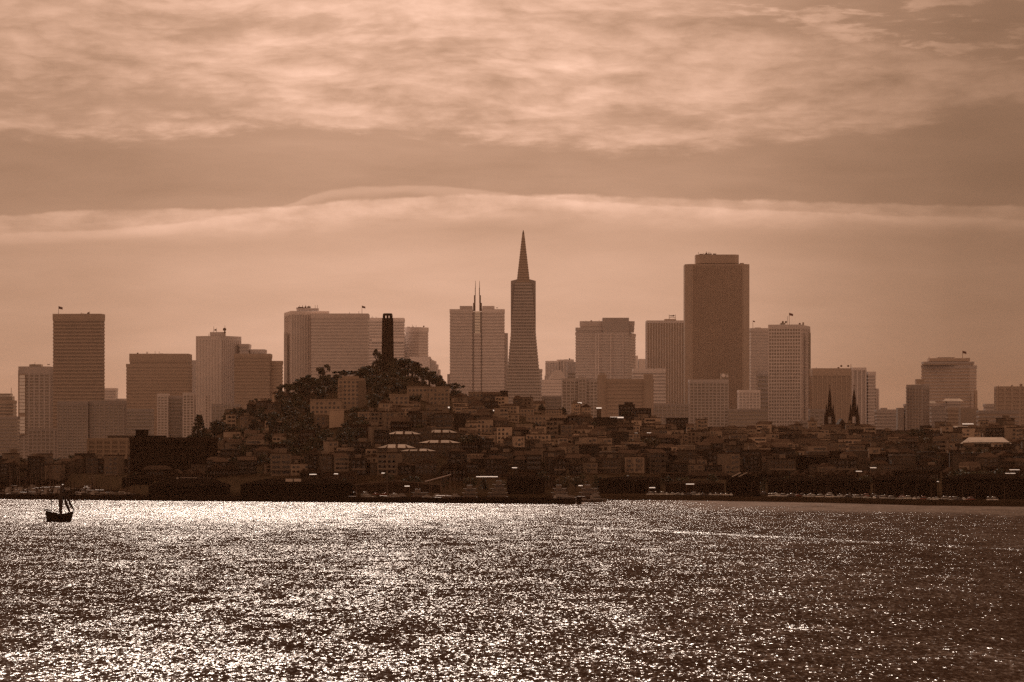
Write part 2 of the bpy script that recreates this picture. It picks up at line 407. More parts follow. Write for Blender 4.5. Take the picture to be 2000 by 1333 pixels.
# ------------------------------------------------------------------ water
WA, WB, WM, WR = 1.6, 1.5, .475, .09
def water():
    mb = MB(); mb.v = [(-9000, -2500, 0), (9000, -2500, 0), (9000, 3000, 0), (-9000, 3000, 0)]; mb.f = [(0, 1, 2, 3)]
    m = bpy.data.materials.new('bay_water'); m.use_nodes = True; nt = m.node_tree; h = NT(nt); b = nt.nodes['Principled BSDF']
    geo = h.n('ShaderNodeNewGeometry'); sp = h.n('ShaderNodeSeparateXYZ'); nt.links.new(geo.outputs['Position'], sp.inputs[0])
    X, Y, Z = sp.outputs
    v = h.vec(h.m('MULTIPLY', X, 1.0), h.m('MULTIPLY', Y, .22))
    rip = h.noise(v, 1.3, 3.0, .66, .3)
    sw = h.noise(h.vec(X, h.m('MULTIPLY', Y, .45), 5.0), .09, 3, .55)
    sr = h.n('ShaderNodeSeparateXYZ'); nt.links.new(rip.outputs['Color'], sr.inputs[0])
    ss_ = h.n('ShaderNodeSeparateXYZ'); nt.links.new(sw.outputs['Color'], ss_.inputs[0])
    # wind patches change how steep the ripples are
    p1 = h.noise(h.vec(h.m('MULTIPLY', X, 1.0), h.m('MULTIPLY', Y, .28), 2.0), .011, 4, .55, .4).outputs[0]
    amp = h.lin(p1, .35, .66, .87, 1.13)
    far_patch = h.m('MULTIPLY', h.ss(h.m('ADD', Y, h.m('MULTIPLY', h.m('SUBTRACT', p1, .5), 900.0)), 1330.0, 1650.0), h.m('SUBTRACT', 1.0, h.ss(X, -40.0, 90.0)))
    near_patch = h.m('MULTIPLY', h.m('SUBTRACT', 1.0, h.ss(h.m('ADD', Y, h.m('MULTIPLY', h.m('SUBTRACT', p1, .5), 300.0)), 560.0, 680.0)), h.m('SUBTRACT', 1.0, h.ss(X, -10.0, 40.0)))
    amp = h.m('MULTIPLY', amp, h.m('SUBTRACT', h.m('SUBTRACT', 1.0, h.m('MULTIPLY', far_patch, .24)), h.m('MULTIPLY', near_patch, .14)))
    # lee of the shore on the right is calmer
    lee = h.m('MULTIPLY', h.ss(h.m('ADD', h.m('SUBTRACT', Y, h.m('SUBTRACT', 1830.0, h.m('MULTIPLY', X, .62))), h.m('MULTIPLY', h.m('SUBTRACT', p1, .5), 900.0)), -60.0, 120.0), h.ss(X, 20.0, 140.0))
    bas = h.ss(h.m('ADD', Y, h.m('MULTIPLY', h.m('ADD', X, 305.0), .5)), 2140.0, 2150.0)     # sheltered basin behind the breakwater
    bas = h.m('MULTIPLY', bas, h.m('SUBTRACT', 1.0, h.ss(X, 36.0, 44.0)))
    calm = h.m('MAXIMUM', h.m('MULTIPLY', lee, .5), h.m('MULTIPLY', bas, .93))
    # wake line: ripple slope shaped here so that it glints in the sun
    ln = h.m('ABSOLUTE', h.m('SUBTRACT', h.m('ADD', h.m('SUBTRACT', Y, 1510.0), h.m('MULTIPLY', X, 2.25)), h.m('MULTIPLY', h.m('SUBTRACT', p1, .5), 60.0)))
    ln = h.m('MULTIPLY', h.m('SUBTRACT', 1.0, h.ss(ln, 6.0, 26.0)), h.m('MULTIPLY', h.ss(X, 5.0, 60.0), h.ss(sw.outputs[0], .38, .6)))
    amp = h.m('MULTIPLY', amp, h.m('SUBTRACT', 1.0, calm))
    # ripples lean towards the north: their steep faces look at the open bay
    nx = h.m('MULTIPLY', h.m('ADD', h.m('MULTIPLY', h.m('SUBTRACT', sr.outputs[0], .5), WA), h.m('MULTIPLY', h.m('SUBTRACT', ss_.outputs[0], .5), .35)), amp)
    ny = h.m('ADD', h.m('MULTIPLY', h.m('SUBTRACT', sr.outputs[1], .5), WB), h.m('MULTIPLY', h.m('SUBTRACT', ss_.outputs[1], .5), .5))
    ny = h.m('MULTIPLY', h.m('MAXIMUM', h.m('SUBTRACT', WM, ny), .16), h.m('MULTIPLY', amp, -1.0))
    ny = h.mix(h.m('MULTIPLY', ln, .8), ny, -.36); nx = h.m('SUBTRACT', nx, h.m('MULTIPLY', ln, .16))
    nv = h.n('ShaderNodeVectorMath', operation='NORMALIZE'); nt.links.new(h.vec(nx, ny, 1.0), nv.inputs[0])
    nt.links.new(nv.outputs[0], b.inputs['Normal'])
    b.inputs['Base Color'].default_value = (.032, .012, .003, 1); b.inputs['Roughness'].default_value = WR; b.inputs['IOR'].default_value = 1.33
    o = mb.obj('water', m); o['kind'] = 'structure'; return o
water()

# ------------------------------------------------------------------ skyline towers
T = tower
r = T('office_tower', 'dark tower cut off by the left picture edge, with a rounded right shoulder', [('wall', fcut(-45, 34, 4300, 45, 8), 783, 'bands', None, 2), ('upper_storey', fcut(-42, 30, 4305, 35, 6), 774, None, 783, 1), ('penthouse', fcut(-30, 26, 4310, 28, 4), 769, None, 774, 1)], 4300, GLASS, B_[2])
part('antenna', MB().bar((ex(22, 4312), 4312, zz(770, 4312)), (ex(22, 4312), 4312, zz(758, 4312)), .3), METAL, r)
r = T('office_tower', 'tower near the left edge with a vertical strip of bright window panes', [('wall', fr(37, 104, 4200, 34), 717, 'grid', None, 8), ('penthouse', fr(57, 84, 4206, 18), 712, None, 717, 1)], 4200, GLASS, CONC[1], floor=3.6, step=6)
fm = part('window_strip_frame', MB().box(ex(36.6, 4199), ex(49.6, 4199), 4197.6, 4199.4, zz(850, 4199), zz(731, 4199)), B_[1], r)
for i in range(17):
    if i == 11: continue
    y0 = 733.5+i*6.75; mb = MB().box(ex(38, 4197), ex(48.6, 4197), 4197.0, 4197.5, zz(y0+5.6, 4197), zz(y0, 4197)); part('window_pane', mb, PANE, r)
roofbits(r, 60, 95, 713, 4204, 4, 3, 1, 2)
r = T('office_tower', 'tall dark flat-topped slab tower with a flag on its left roof corner', [('wall', frotl(104, 204, 4000, 196, .1), 614, 'bands', None, 6)], 4000, B_[0], B_[1])
flag(r, 114.5, 598, 615, 4006); roofbits(r, 136, 176, 614, 4003, 9, 5, .8, 1.6, B_[0])
T('office_block', 'small pale block in the gap right of the dark flat-topped slab', [('wall', fr(200, 230, 5000, 30), 759, 'bands', None, 2), ('wing', fr(230, 250, 5010, 30), 779, None, None, 2)], 5000, GLASS2, CONC[4])
T('apartment_block', 'long low pale block in front of the dark flat-topped slab', [('wall', fr(113, 176, 3800, 26), 785, 'grid', None, 3), ('wall', fr(176, 246, 3806, 26), 783.5, 'grid', None, 3)], 3800, GLASS, CONC[0], step=5, floor=3.2)
r = T('office_block', 'broad flat dark office block right of the slab with a notched left corner', [('wall', fr(247, 375, 4300, 50), 712, 'bands', None, 2), ('upper_wall', fr(253.5, 374, 4300.5, 48), 692, 'bands', 712, 8)], 4300, B_[1], B_[2])
roofbits(r, 262, 370, 692, 4303, 9, 8, .8, 1.7)
T('office_block', 'narrow pale slice of building between the broad block and the stepped tower', [('wall', fr(373, 386, 4500, 30), 704, None, None, 2)], 4500, CONC[1], CONC[2])
r = T('office_tower', 'stepped office tower with radio dishes on its roof, left of the centre', [('wall', frotl(384, 470, 4400, 431, .5), 657, 'fins', None, 5), ('wing', fr(468, 490, 4425, 40), 673, 'bands', None, 2), ('wing', fr(489, 520.5, 4430, 40), 683.5, 'bands', None, 2), ('penthouse', fr(410, 441, 4412, 16), 649, None, 657, 1)], 4400, GLASS2, CONC[2])
for x, y, rr in ((439, 644, 2.1), (439.5, 649.5, 1.3), (421, 645, 1.2)):
    part('dish', MB().disc((ex(x, 4412), 4409, zz(y, 4412)), rr, .9, 12), METAL, r)
for x, y in ((417.5, 638), (423, 641), (439.4, 636), (408, 652)):
    part('antenna', MB().bar((ex(x, 4413), 4413, zz(658, 4413)), (ex(x, 4413), 4413, zz(y, 4413)), .35, 5, .2), METAL, r)
T('office_block', 'dark wide block with a step on its right side, in front of the stepped tower', [('wall', fr(458, 531, 4200, 40), 692, 'bands', None, 3), ('wing', frotl(530, 552, 4202, 549, .3), 706, 'bands', None, 3)], 4200, B_[1], B_[2])
for k, (a, b, y) in enumerate(((308, 330, 770), (358, 381, 768), (401, 409, 769))):
    T('apartment_tower', ('pale apartment tower standing before the notched broad block', 'pale apartment tower below the narrow slice of building', 'slim pale apartment tower below the left part of the stepped tower')[k], [('wall', fr(a, b, 3900, 18), y, 'grid', None, 2)], 3900, GLASS, CONC[2], step=4, floor=3)
T('apartment_block', 'dim apartment block between the two leftmost pale apartment towers', [('wall', fr(330, 358, 3915, 18), 774, 'bands', None, 2)], 3915, GLASS, CONC[1])
r = T('office_tower', 'very wide pale slab of two joined faces behind the hilltop trees', [('wall', frot(556, 642, 4300, 569, .18), 608.5, 'fins', None, 4), ('slab', fr(608, 721, 4290, 45), 613.5, 'bands', None, 4), ('side_wing', fr(554.5, 562, 4312, 12), 651, None, None, 1), ('penthouse', fr(579, 623, 4312, 14), 602.5, None, 608, 1)], 4300, GLASS2, CONC[3], step=3.2)
flag(r, 707, 597, 614, 4300, s=.9); roofbits(r, 581, 621, 602.5, 4313, 22, 11, .8, 2.0); roofbits(r, 655, 705, 613.5, 4296, 6, 12, .6, 1.6)
r = T('office_tower', 'pale banded tower half hidden between the wide slab and the round tower', [('wall', fr(719, 790, 4750, 40), 622, 'bands', None, 3)], 4750, GLASS2, CONC[4])
part('bright_storey', MB().box(ex(726, 4748), ex(789, 4748), 4747.5, 4749, zz(668, 4748), zz(662, 4748)), CONC[4], r)
roofbits(r, 721, 746, 622, 4752, 6, 13, .8, 1.6)
r = T('office_tower', 'pale stepped tower just right of the fluted round tower', [('wall', fr(762, 793, 4800, 40), 659.5, None, None, 2), ('step', fr(786, 797, 4802, 30), 653, None, None, 2), ('tall_wall', frotl(792, 836, 4790, 818, .5), 640, 'bands', None, 5)], 4800, CONC[2], CONC[4])
roofbits(r, 794, 828, 640, 4795, 7, 14, .8, 1.8); roofbits(r, 772, 790, 660, 4803, 4, 15, .8, 1.8)
mb = []
r = T('office_tower', 'light tower with a rounded stepped right shoulder behind the wooded slope', [('wall', fr(800, 842, 4600, 34), 697, None, None, 1)]+[('step', fr(840+i*4.1, 844.3+i*4.1, 4600+i*.3, 34), (701, 704, 705.5, 712, 722, 734)[i], None, None, 1) for i in range(6)], 4600, CONC[3], CONC[4])
# two-spired tower
r = T('office_tower', 'broad pale tower carrying two thin needle spires over a glass notch', [('wall', fr(879, 923, 4400, 40), 605, 'bands', None, 3), ('wall', fr(942, 985, 4400, 40), 605, 'bands', None, 3), ('core', fr(922.8, 942.2, 4403, 34), 609, None, None, 1), ('upper_storey', fr(898, 923.2, 4404, 30), 598, None, 605, 1), ('upper_storey', fr(942, 966, 4404, 30), 598, None, 605, 1), ('side_wing', fr(984.5, 992, 4408, 30), 651, None, None, 1), ('side_wing', fr(873.5, 879.5, 4408, 30), 731, None, None, 1), ('front_wall', fr(926.5, 938.8, 4401, 5), 652, 'bands', None, 1)], 4400, GLASS2, CONC[3], step=3.5)
for i in range(8):
    y0 = 608.5+i*5.5; part('window_pane', MB().box(ex(927.3, 4400), ex(937.8, 4400), 4400.2, 4402.2, zz(y0+4.6, 4400), zz(y0, 4400)), mat('sky_toned_notch', (.8, .74, .66), .3, .1, .3, .2), r)  # pale colour stands in for sky showing through the notch
for s_, xs in ((-1, ((924.0, 928.6, 592, 608), (925.8, 928.8, 577, 592), (927.6, 929.0, 563, 577))), (1, ((936.2, 941.2, 592, 608), (936.0, 939.2, 577, 592), (935.6, 937.2, 563, 577)))):
    o = None
    for a, b, y1, y0 in xs:
        o2 = part('spire', MB().box(ex(a, 4410), ex(b, 4410), 4410, 4410+(b-a)*.7, zz(y0, 4410), zz(y1, 4410)), mat('spire_steel', dark(.12), .7, .1, .3), r, o); o = o or o2
    x = 928.6 if s_ < 0 else 936.6
    part('needle', MB().bar((ex(x, 4411), 4411, zz(564, 4411)), (ex(x, 4411), 4411, zz(549, 4411)), .4, 6, .2), METAL, r, o)
roofbits(r, 945, 972, 602, 4405, 5, 16, .8, 1.6)
# pyramid
D = 3920; root = thing('pyramid_tower', 'tall tapering pyramid tower with a solid spire and two side wings', 'skyscraper', (ex(1022, D), D+20, BASE))
cx0 = ex(1022, D+20); cy0 = D+20; S_ = (D+20)/F
def sq(hw, a=.0):
    return [(cx0+hw*(x*math.cos(a)-y*math.sin(a)), cy0+hw*(x*math.sin(a)+y*math.cos(a))) for x, y in ((-1, -1), (1, -1), (1, 1), (-1, 1))]
def zp(py): return zz(py, D+20)
prof = [(905, 45), (780, 35.5), (650, 23.6), (552, 15.2)]
def hwp(y):
    for (y0, h0), (y1, h1) in zip(prof, prof[1:]):
        if y1 <= y <= y0: return (h0+(h1-h0)*(y-y0)/(y1-y0))*S_
    return prof[-1][1]*S_
w = MB()
for (y0, h0), (y1, h1) in zip(prof, prof[1:]): w.prism(sq(h0*S_), zp(y0), zp(y1), sq(h1*S_))
w = part('wall', w, GLASS, root)
b = MB(); y = 850
while y > 556:
    b.prism(sq(hwp(y)+.5), zp(y), zp(y-2.9), sq(hwp(y-2.9)+.5)); y -= 6.1
part('spandrel', b, CONC[1], root, w, True)
b = MB(); y = 850
while y > 570:
    hw = hwp(y)
    for k in range(-7, 8):
        x = cx0+hw*k/7.5; b.box(x-.28, x+.28, cy0-hw-.55, cy0-hw+.5, zp(y-2.6), zp(y-6.2))
    y -= 6.1
part('mullion', b, CONC[1], root, w, True)
for s_ in (-1, 1):
    x0, x1 = sorted((cx0+s_*9*S_, cx0+s_*24.3*S_)); mb = MB(); yy0, yy1 = cy0-6, cy0+6
    zi, zo, zb_ = zp(545.5), zp(549.5), zp(700)
    za, zc = (zo, zi) if s_ < 0 else (zi, zo)
    mb.v = [(x0, yy0, zb_), (x1, yy0, zb_), (x1, yy1, zb_), (x0, yy1, zb_), (x0, yy0, za), (x1, yy0, zc), (x1, yy1, zc), (x0, yy1, za)]
    mb.f = [(0, 1, 5, 4), (1, 2, 6, 5), (2, 3, 7, 6), (3, 0, 4, 7), (4, 5, 6, 7), (3, 2, 1, 0)]
    part('side_wing', mb, CONC[0], root)
o = part('spire', MB().prism(sq(12.8*S_), zp(553), zp(457), sq(2.1*S_)), B_[1], root)
part('spire_tip', MB().prism(sq(2.1*S_), zp(457), zp(450), sq(.5*S_)), METAL, root, o)
b = MB(); y = 548
while y > 465: hh = (2.1+(y-457)/96*10.7)*S_; b.prism(sq(hh+.2), zp(y), zp(y-1)); y -= 5
part('spire_louvre', b, B_[0], root, o, True)
T('office_block', 'narrow dim block touching the right foot of the pyramid tower', [('wall', fr(1046, 1058.5, 4300, 20), 722, 'bands', None, 2)], 4300, GLASS2, CONC[1])
# right of the pyramid
r = T('office_block', 'pale block with upright bright fins right of the pyramid foot', [('wall', fr(1066, 1090, 4600, 30), 706, 'fins', None, 2), ('wall', fr(1088, 1120, 4605, 30), 703.5, 'fins', None, 2), ('side_wing', fr(1063.5, 1067, 4606, 20), 734, None, None, 1)], 4600, GLASS2, CONC[4], step=4)
roofbits(r, 1090, 1120, 703, 4606, 5, 17, .7, 1.6)
T('office_block', 'flat-roofed banded block tucked against the stepped banded tower', [('wall', fr(1108, 1162, 4420, 30), 708, 'bands', None, 12)], 4420, GLASS, CONC[1])
mb = MB(); rr = 15*4200/F; cxx = ex(1089, 4200)
r = thing('domed_building', 'pale building with a rounded arch roof right of the pyramid foot', 'building', (cxx, 4200, BASE))
w = part('wall', MB().prism(fr(1058, 1106, 4200, 26), BASE, zz(742, 4200)), CONC[3], r); dress(r, w, fr(1058, 1106, 4200, 26), BASE, zz(744, 4200), 'bands', CONC[4], 3.6, 4, 1)
mb.v = [(cxx+math.cos(a)*rr, y_, zz(742, 4200)+.6+math.sin(a)*rr*1.2) for y_ in (4200.5, 4225) for a in [math.pi*i/12 for i in range(13)]]
mb.f = [tuple(range(12, -1, -1)), tuple(range(13, 26))]+[(i, i+1, i+14, i+13) for i in range(12)]
part('vaulted_roof', mb, CONC[3], r)
r = T('office_tower', 'wide banded tower with stepped top storeys, middle right of the pyramid', [('wall', frotl(1124.5, 1241, 4300, 1226, .15), 650, 'bands', None, 2), ('shoulder', fr(1124.8, 1176, 4308, 26), 641, 'bands', 650, 3), ('shoulder', fr(1133, 1238.5, 4312, 24), 628.5, 'bands', 650, 4), ('penthouse', fr(1176, 1228.5, 4304, 26), 621, None, 650, 2, CONC[1])], 4300, GLASS2, CONC[2], floor=3.4)
b = MB()
for x in (1163, 1168, 1192, 1216): b.box(ex(x, 4299), ex(x+1.6, 4299), 4298.6, 4299.6, zz(800, 4299), zz(652, 4299))
part('pier', b, CONC[3], r, None, True)
roofbits(r, 1138, 1172, 628.5, 4314, 4, 18, .5, 1.2)
T('office_block', 'small pale stepped block in the gap left of the finned tower', [('wall', fr(1238, 1246, 5000, 20), 695, None, None, 1), ('wall', fr(1246, 1262, 5002, 24), 701.5, None, None, 1)], 5000, CONC[4], CONC[4])
T('office_block', 'low pale horizontal block bridging the banded and finned towers', [('wall', fr(1236, 1300, 4150, 24), 721, 'bands', None, 3)], 4150, GLASS2, CONC[4])
r = T('apartment_block', 'mid-height block with a fine window grid beyond the hill crest', [('wall', fr(1098, 1130, 3800, 24), 740, 'grid', None, 2), ('wall', fr(1129.5, 1144, 3798, 24), 737, 'grid', None, 2), ('wall', fr(1144, 1167, 3802, 24), 741, 'grid', None, 2)], 3800, GLASS, CONC[1], step=4, floor=3.4)
T('warehouse', 'long low brick-coloured block with a turret at each end', [('wall', fr(1166, 1276, 3720, 30), 741.5, 'bands', None, 2), ('turret', fcut(1167, 1185, 3716, 12, 3), 732, None, None, 1), ('turret_cap', fcut(1170, 1183, 3718, 8, 2), 729, None, 732, 1), ('turret', fcut(1256, 1275.5, 3716, 12, 2), 731, None, None, 1)], 3720, B_[1], B_[2])
r = T('office_tower', 'tower ribbed with upright fins, left of the tallest dark tower', [('wall', fr(1261.5, 1336, 4500, 40), 627, 'fins', None, 3), ('penthouse', fr(1297, 1320.5, 4510, 18), 623.5, None, 627, 1)], 4500, B_[1], CONC[2], step=3.3)
mb = MB()
for x in (1307, 1319): mb.bar((ex(x, 4512), 4512, zz(624, 4512)), (ex(x, 4512), 4512, zz(615, 4512)), .3)
for y in (617, 621): mb.bar((ex(1307, 4512), 4512, zz(y, 4512)), (ex(1319, 4512), 4512, zz(y, 4512)), .3)
part('roof_frame', mb, METAL, r); roofbits(r, 1307, 1319, 618, 4511, 5, 19, .5, 1)
# tallest dark tower with faceted bays
poly = fcut(1334.5, 1464.5, 4250, 50, 7)
r = T('office_tower', 'tallest and darkest massive tower with a set-back top tier', [('wall', poly, 516, None, None, 3), ('upper_tier', fcut(1356.5, 1443.5, 4256, 36, 5), 497.5, None, 516, 2), ('ledge', fcut(1443, 1453, 4258, 30, 1), 514, None, 517, 1)], 4250, B_[1], B_[2])
b = MB(); x0 = poly[0][0]+.3; x1 = poly[1][0]-.3; n = 22
for i in range(n):
    a = x0+(x1-x0)*i/n; w_ = (x1-x0)/n
    b.prism([(a+.2, 4250.2), (a+w_*.5, 4248.6), (a+w_-.2, 4250.2)], BASE, zz(519, 4250))
part('bay', b, B_[1], r, None, True)
roofbits(r, 1364, 1399, 497, 4262, 14, 20, .6, 1.8)
r = T('apartment_tower', 'pale window-gridded block standing at the foot of the tallest tower', [('wall', fr(1345, 1422, 3900, 26), 742.5, 'grid', None, 3), ('penthouse', fr(1407, 1423, 3906, 14), 729, None, 742, 1)], 3900, GLASS, CONC[1], step=4.2, floor=3.3)
part('dish', MB().disc((ex(1413, 3905), 3903, zz(734, 3905)), 2.0, .6, 14), CONC[4], r); part('dish', MB().disc((ex(1420, 3905), 3903, zz(735, 3905)), 1.4, .6, 14), CONC[3], r)
T('apartment_block', 'pale block with a bright cornice between tallest tower and gridded tower', [('wall', fr(1441, 1484, 3950, 22), 763, 'grid', None, 2)], 3950, GLASS2, CONC[3], step=3.6, floor=3.2)
r = T('office_tower', 'paler tower filling the gap right of the tallest tower', [('wall', fr(1463, 1504, 4550, 36), 642, 'bands', None, 3), ('penthouse', fr(1473, 1486, 4560, 10), 640, None, 642, 1)], 4550, GLASS2, CONC[2])
flag(r, 1470.5, 626, 643, 4552, s=.6)
T('office_block', 'short banded block low between the paler tower and the gridded one', [('wall', fr(1478, 1503, 4180, 20), 725, 'bands', None, 4)], 4180, GLASS, CONC[1], floor=5)
r = T('office_tower', 'pale tower with a clear grid of square windows and a roof flag', [('wall', frotl(1501.5, 1581.5, 4100, 1563.5, .22), 635, 'grid', None, 3), ('penthouse', fr(1523, 1534, 4110, 12), 631, None, 635, 1), ('penthouse', fr(1566.5, 1570.5, 4112, 6), 630, None, 636, 1), ('side_wing', fr(1579, 1583.5, 4120, 10), 650, None, None, 1)], 4100, GLASS, CONC[2], step=3.0, floor=3.9)
flag(r, 1541.5, 611, 635, 4108, s=1.0); part('flagpole', MB().bar((ex(1537.5, 4108), 4108, zz(635, 4108)), (ex(1538.5, 4108), 4108, zz(618, 4108)), .2), METAL, r)
for x in (1529, 1535, 1562): part('dish', MB().disc((ex(x, 4106), 4106, zz(629.5 if x < 1550 else 633, 4106)), 1.2, .5, 12), METAL, r)
r = T('office_block', 'wide dark ribbed block behind the left church spire', [('wall', fr(1582, 1662, 4000, 40), 720.5, 'fins', None, 8)], 4000, B_[1], B_[2], step=5)
for x in (1643, 1656.5): part('dish', MB().disc((ex(x, 4004), 4003, zz(715.3, 4004)), 1.2, .5, 12), METAL, r)
part('antenna', MB().bar((ex(1662, 4004), 4004, zz(720, 4004)), (ex(1662, 4004), 4004, zz(712, 4004)), .3), METAL, r); roofbits(r, 1588, 1640, 720.5, 4003, 4, 22, .5, .9)
r = T('hotel_tower', 'pale tower with three descending steps behind the right church spire', [('wall', fr(1661.5, 1691, 4350, 30), 719, 'fins', None, 3), ('step', fr(1690.8, 1710, 4352, 30), 727, 'bands', None, 3), ('step', fr(1709.5, 1715.5, 4356, 24), 760, 'fins', None, 2)], 4350, CONC[1], CONC[3], step=6)
T('apartment_block', 'long low hazy block between the church spires and the slim tower', [('wall', fr(1708, 1800, 4250, 30), 801, 'bands', None, 2), ('penthouse', fr(1718, 1733, 4256, 14), 797, None, 801, 1)], 4250, CONC[0], CONC[1])
T('apartment_block', 'small sloping-topped block just left of the slim apartment tower', [('wall', fr(1765, 1800, 4150, 20), 790, 'bands', None, 1), ('wing', fr(1750, 1766, 4152, 20), 797, None, None, 1)], 4150, CONC[0], CONC[1])
r = T('apartment_tower', 'slim dark apartment tower with notched balcony edges, far right', [('wall', frotl(1771.5, 1814, 3600, 1801, .5), 752.5, 'grid', None, 3), ('penthouse', fr(1787, 1805, 3606, 10), 741, None, 752, 2)], 3600, B_[1], CONC[0], step=3.4, floor=3.3)
z = zz(757, 3600)
for i in range(16):
    part('balcony', MB().box(ex(1770.2, 3600), ex(1773, 3600), 3601.5, 3606, z-1.2, z), CONC[0], r); z -= 3.3
r = T('hotel_tower', 'broad hotel tower with stepped roof corners and a flag, far right', [('wall', frotl(1800, 1907, 4300, 1894, .35), 714, 'bands', None, 2), ('shoulder', fr(1800.5, 1902, 4304, 24), 707.5, 'bands', 714, 2), ('upper_storey', fr(1811, 1894.5, 4305, 22), 700, None, 707, 1), ('parapet_block', fr(1828, 1866, 4306, 20), 698.3, None, 700, 1), ('side_wing', fr(1902, 1909, 4296, 8), 763, None, None, 1)], 4300, B_[2], CONC[1])
flag(r, 1880, 685, 700, 4306, s=1.05); roofbits(r, 1811, 1816, 700, 4306, 2, 24, .5, 1); roofbits(r, 1888, 1893, 700, 4306, 2, 25, .5, 1)
b = MB()
for k in range(7): b.box(ex(1806+k*13.5, 4297), ex(1807.3+k*13.5, 4297), 4300-.9+k*.0, 4299.6, zz(810, 4297), zz(716, 4297))
part('apartment_row', MB().box(ex(1815, 3700), ex(1850, 3700), 3700, 3712, 5, zz(798, 3700)), CONC[1], r) if False else None
def lowb(name, label, x0, x1, yt, D, body, trim, style='bands', roof=None, dep=18, zb=None, **k):
    zb = max(2.6, ter_z((x0+x1)/2, D)-2) if zb is None else zb
    return T(name, label, [('wall', fr(x0, x1, D, dep), yt, style, None, 1)], D, body, trim, zb=zb, **k)
def hip(root, x0, x1, yb, yt, D, dep, m, inset_=.3, name='roof', over=.8, ridge=True):
    a, b = ex(x0, D)-over, ex(x1, D)+over; z0, z1 = zz(yb, D), zz(yt, D+dep/2); w = (b-a)*inset_
    yf, yk, ym = D-over, D+dep+over, D+dep/2
    mb = MB(); mb.v = [(a, yf, z0), (b, yf, z0), (b, yk, z0), (a, yk, z0), (a+w, ym, z1), (b-w, ym, z1)]
    mb.f = [(0, 1, 5, 4), (1, 2, 5), (2, 3, 4, 5), (3, 0, 4), (3, 2, 1, 0)]
    return part(name, mb, m, root)
r = lowb('apartment_block', 'low block with a long pale sloped roof under the broad hotel tower', 1847, 1876, 785, 3760, CONC[0], CONC[1]); hip(r, 1846, 1880, 784, 779, 3760, 18, ROOFW, .1)
r = lowb('apartment_block', 'low block with a small pale roof right of the slim apartment tower', 1813, 1846, 789, 3780, CONC[1], CONC[2]); hip(r, 1813, 1827, 788, 784, 3780, 18, ROOFW, .05)
lowb('apartment_block', 'plain mid-brown block below the left half of the hotel tower', 1816, 1848, 797, 3650, CONC[0], CONC[0])
lowb('apartment_block', 'dark windowless block below the right half of the hotel tower', 1872, 1911, 798, 3550, B_[0], B_[0], None)
lowb('apartment_block', 'dark ragged-topped block left of the windowless one', 1848, 1874, 797, 3600, B_[0], B_[1])
r = lowb('apartment_tower', 'dark apartment tower with a chimney at the right picture edge', 1943, 2006, 756, 3600, B_[1], B_[2], 'grid', step=8); 
part('chimney', MB().box(ex(1992, 3604), ex(1997, 3604), 3604, 3607, zz(756, 3604), zz(750, 3604)), B_[0], r); roofbits(r, 1945, 1985, 756, 3604, 8, 26, .4, 1, B_[0])
lowb('apartment_block', 'small stepped block left of the dark right-edge tower', 1921, 1944, 790, 3700, CONC[0], CONC[1])
lowb('apartment_block', 'low dark wide block under the right-edge tower', 1908, 1990, 803, 3500, B_[1], CONC[0], 'bands')
# far haze-pale fill blocks whose feet show between the towers
for k, (a, b, y, D, c, lab) in enumerate(((-30, 38, 815, 4000, 2, 'pale low block at the far left under the rounded tower'), (56, 110, 838, 3700, 2, 'wide pale low block under the tower with the pane strip'), (246, 300, 800, 3950, 1, 'dim block under the left half of the broad flat office block'), (414, 470, 790, 4000, 2, 'dim low block under the stepped tower'), (1056, 1100, 775, 3950, 3, 'pale low block under the arch-roofed building'), (1276, 1345, 790, 3900, 3, 'pale wide low block between turreted block and the tallest tower'), (1422, 1500, 800, 3850, 2, 'pale low block left of the gridded tower foot'), (1580, 1625, 800, 3800, 1, 'dim low block just left of the left church spire'), (1560, 1584, 822, 3700, 1, 'small low block right of the gridded tower foot'), (980, 1060, 800, 4100, 2, 'hazy low block hidden behind the hill under the pyramid'))):
    lowb('office_block', lab, a, b, y, D, GLASS, CONC[0], 'grid' if k % 2 else 'bands', zb=3)

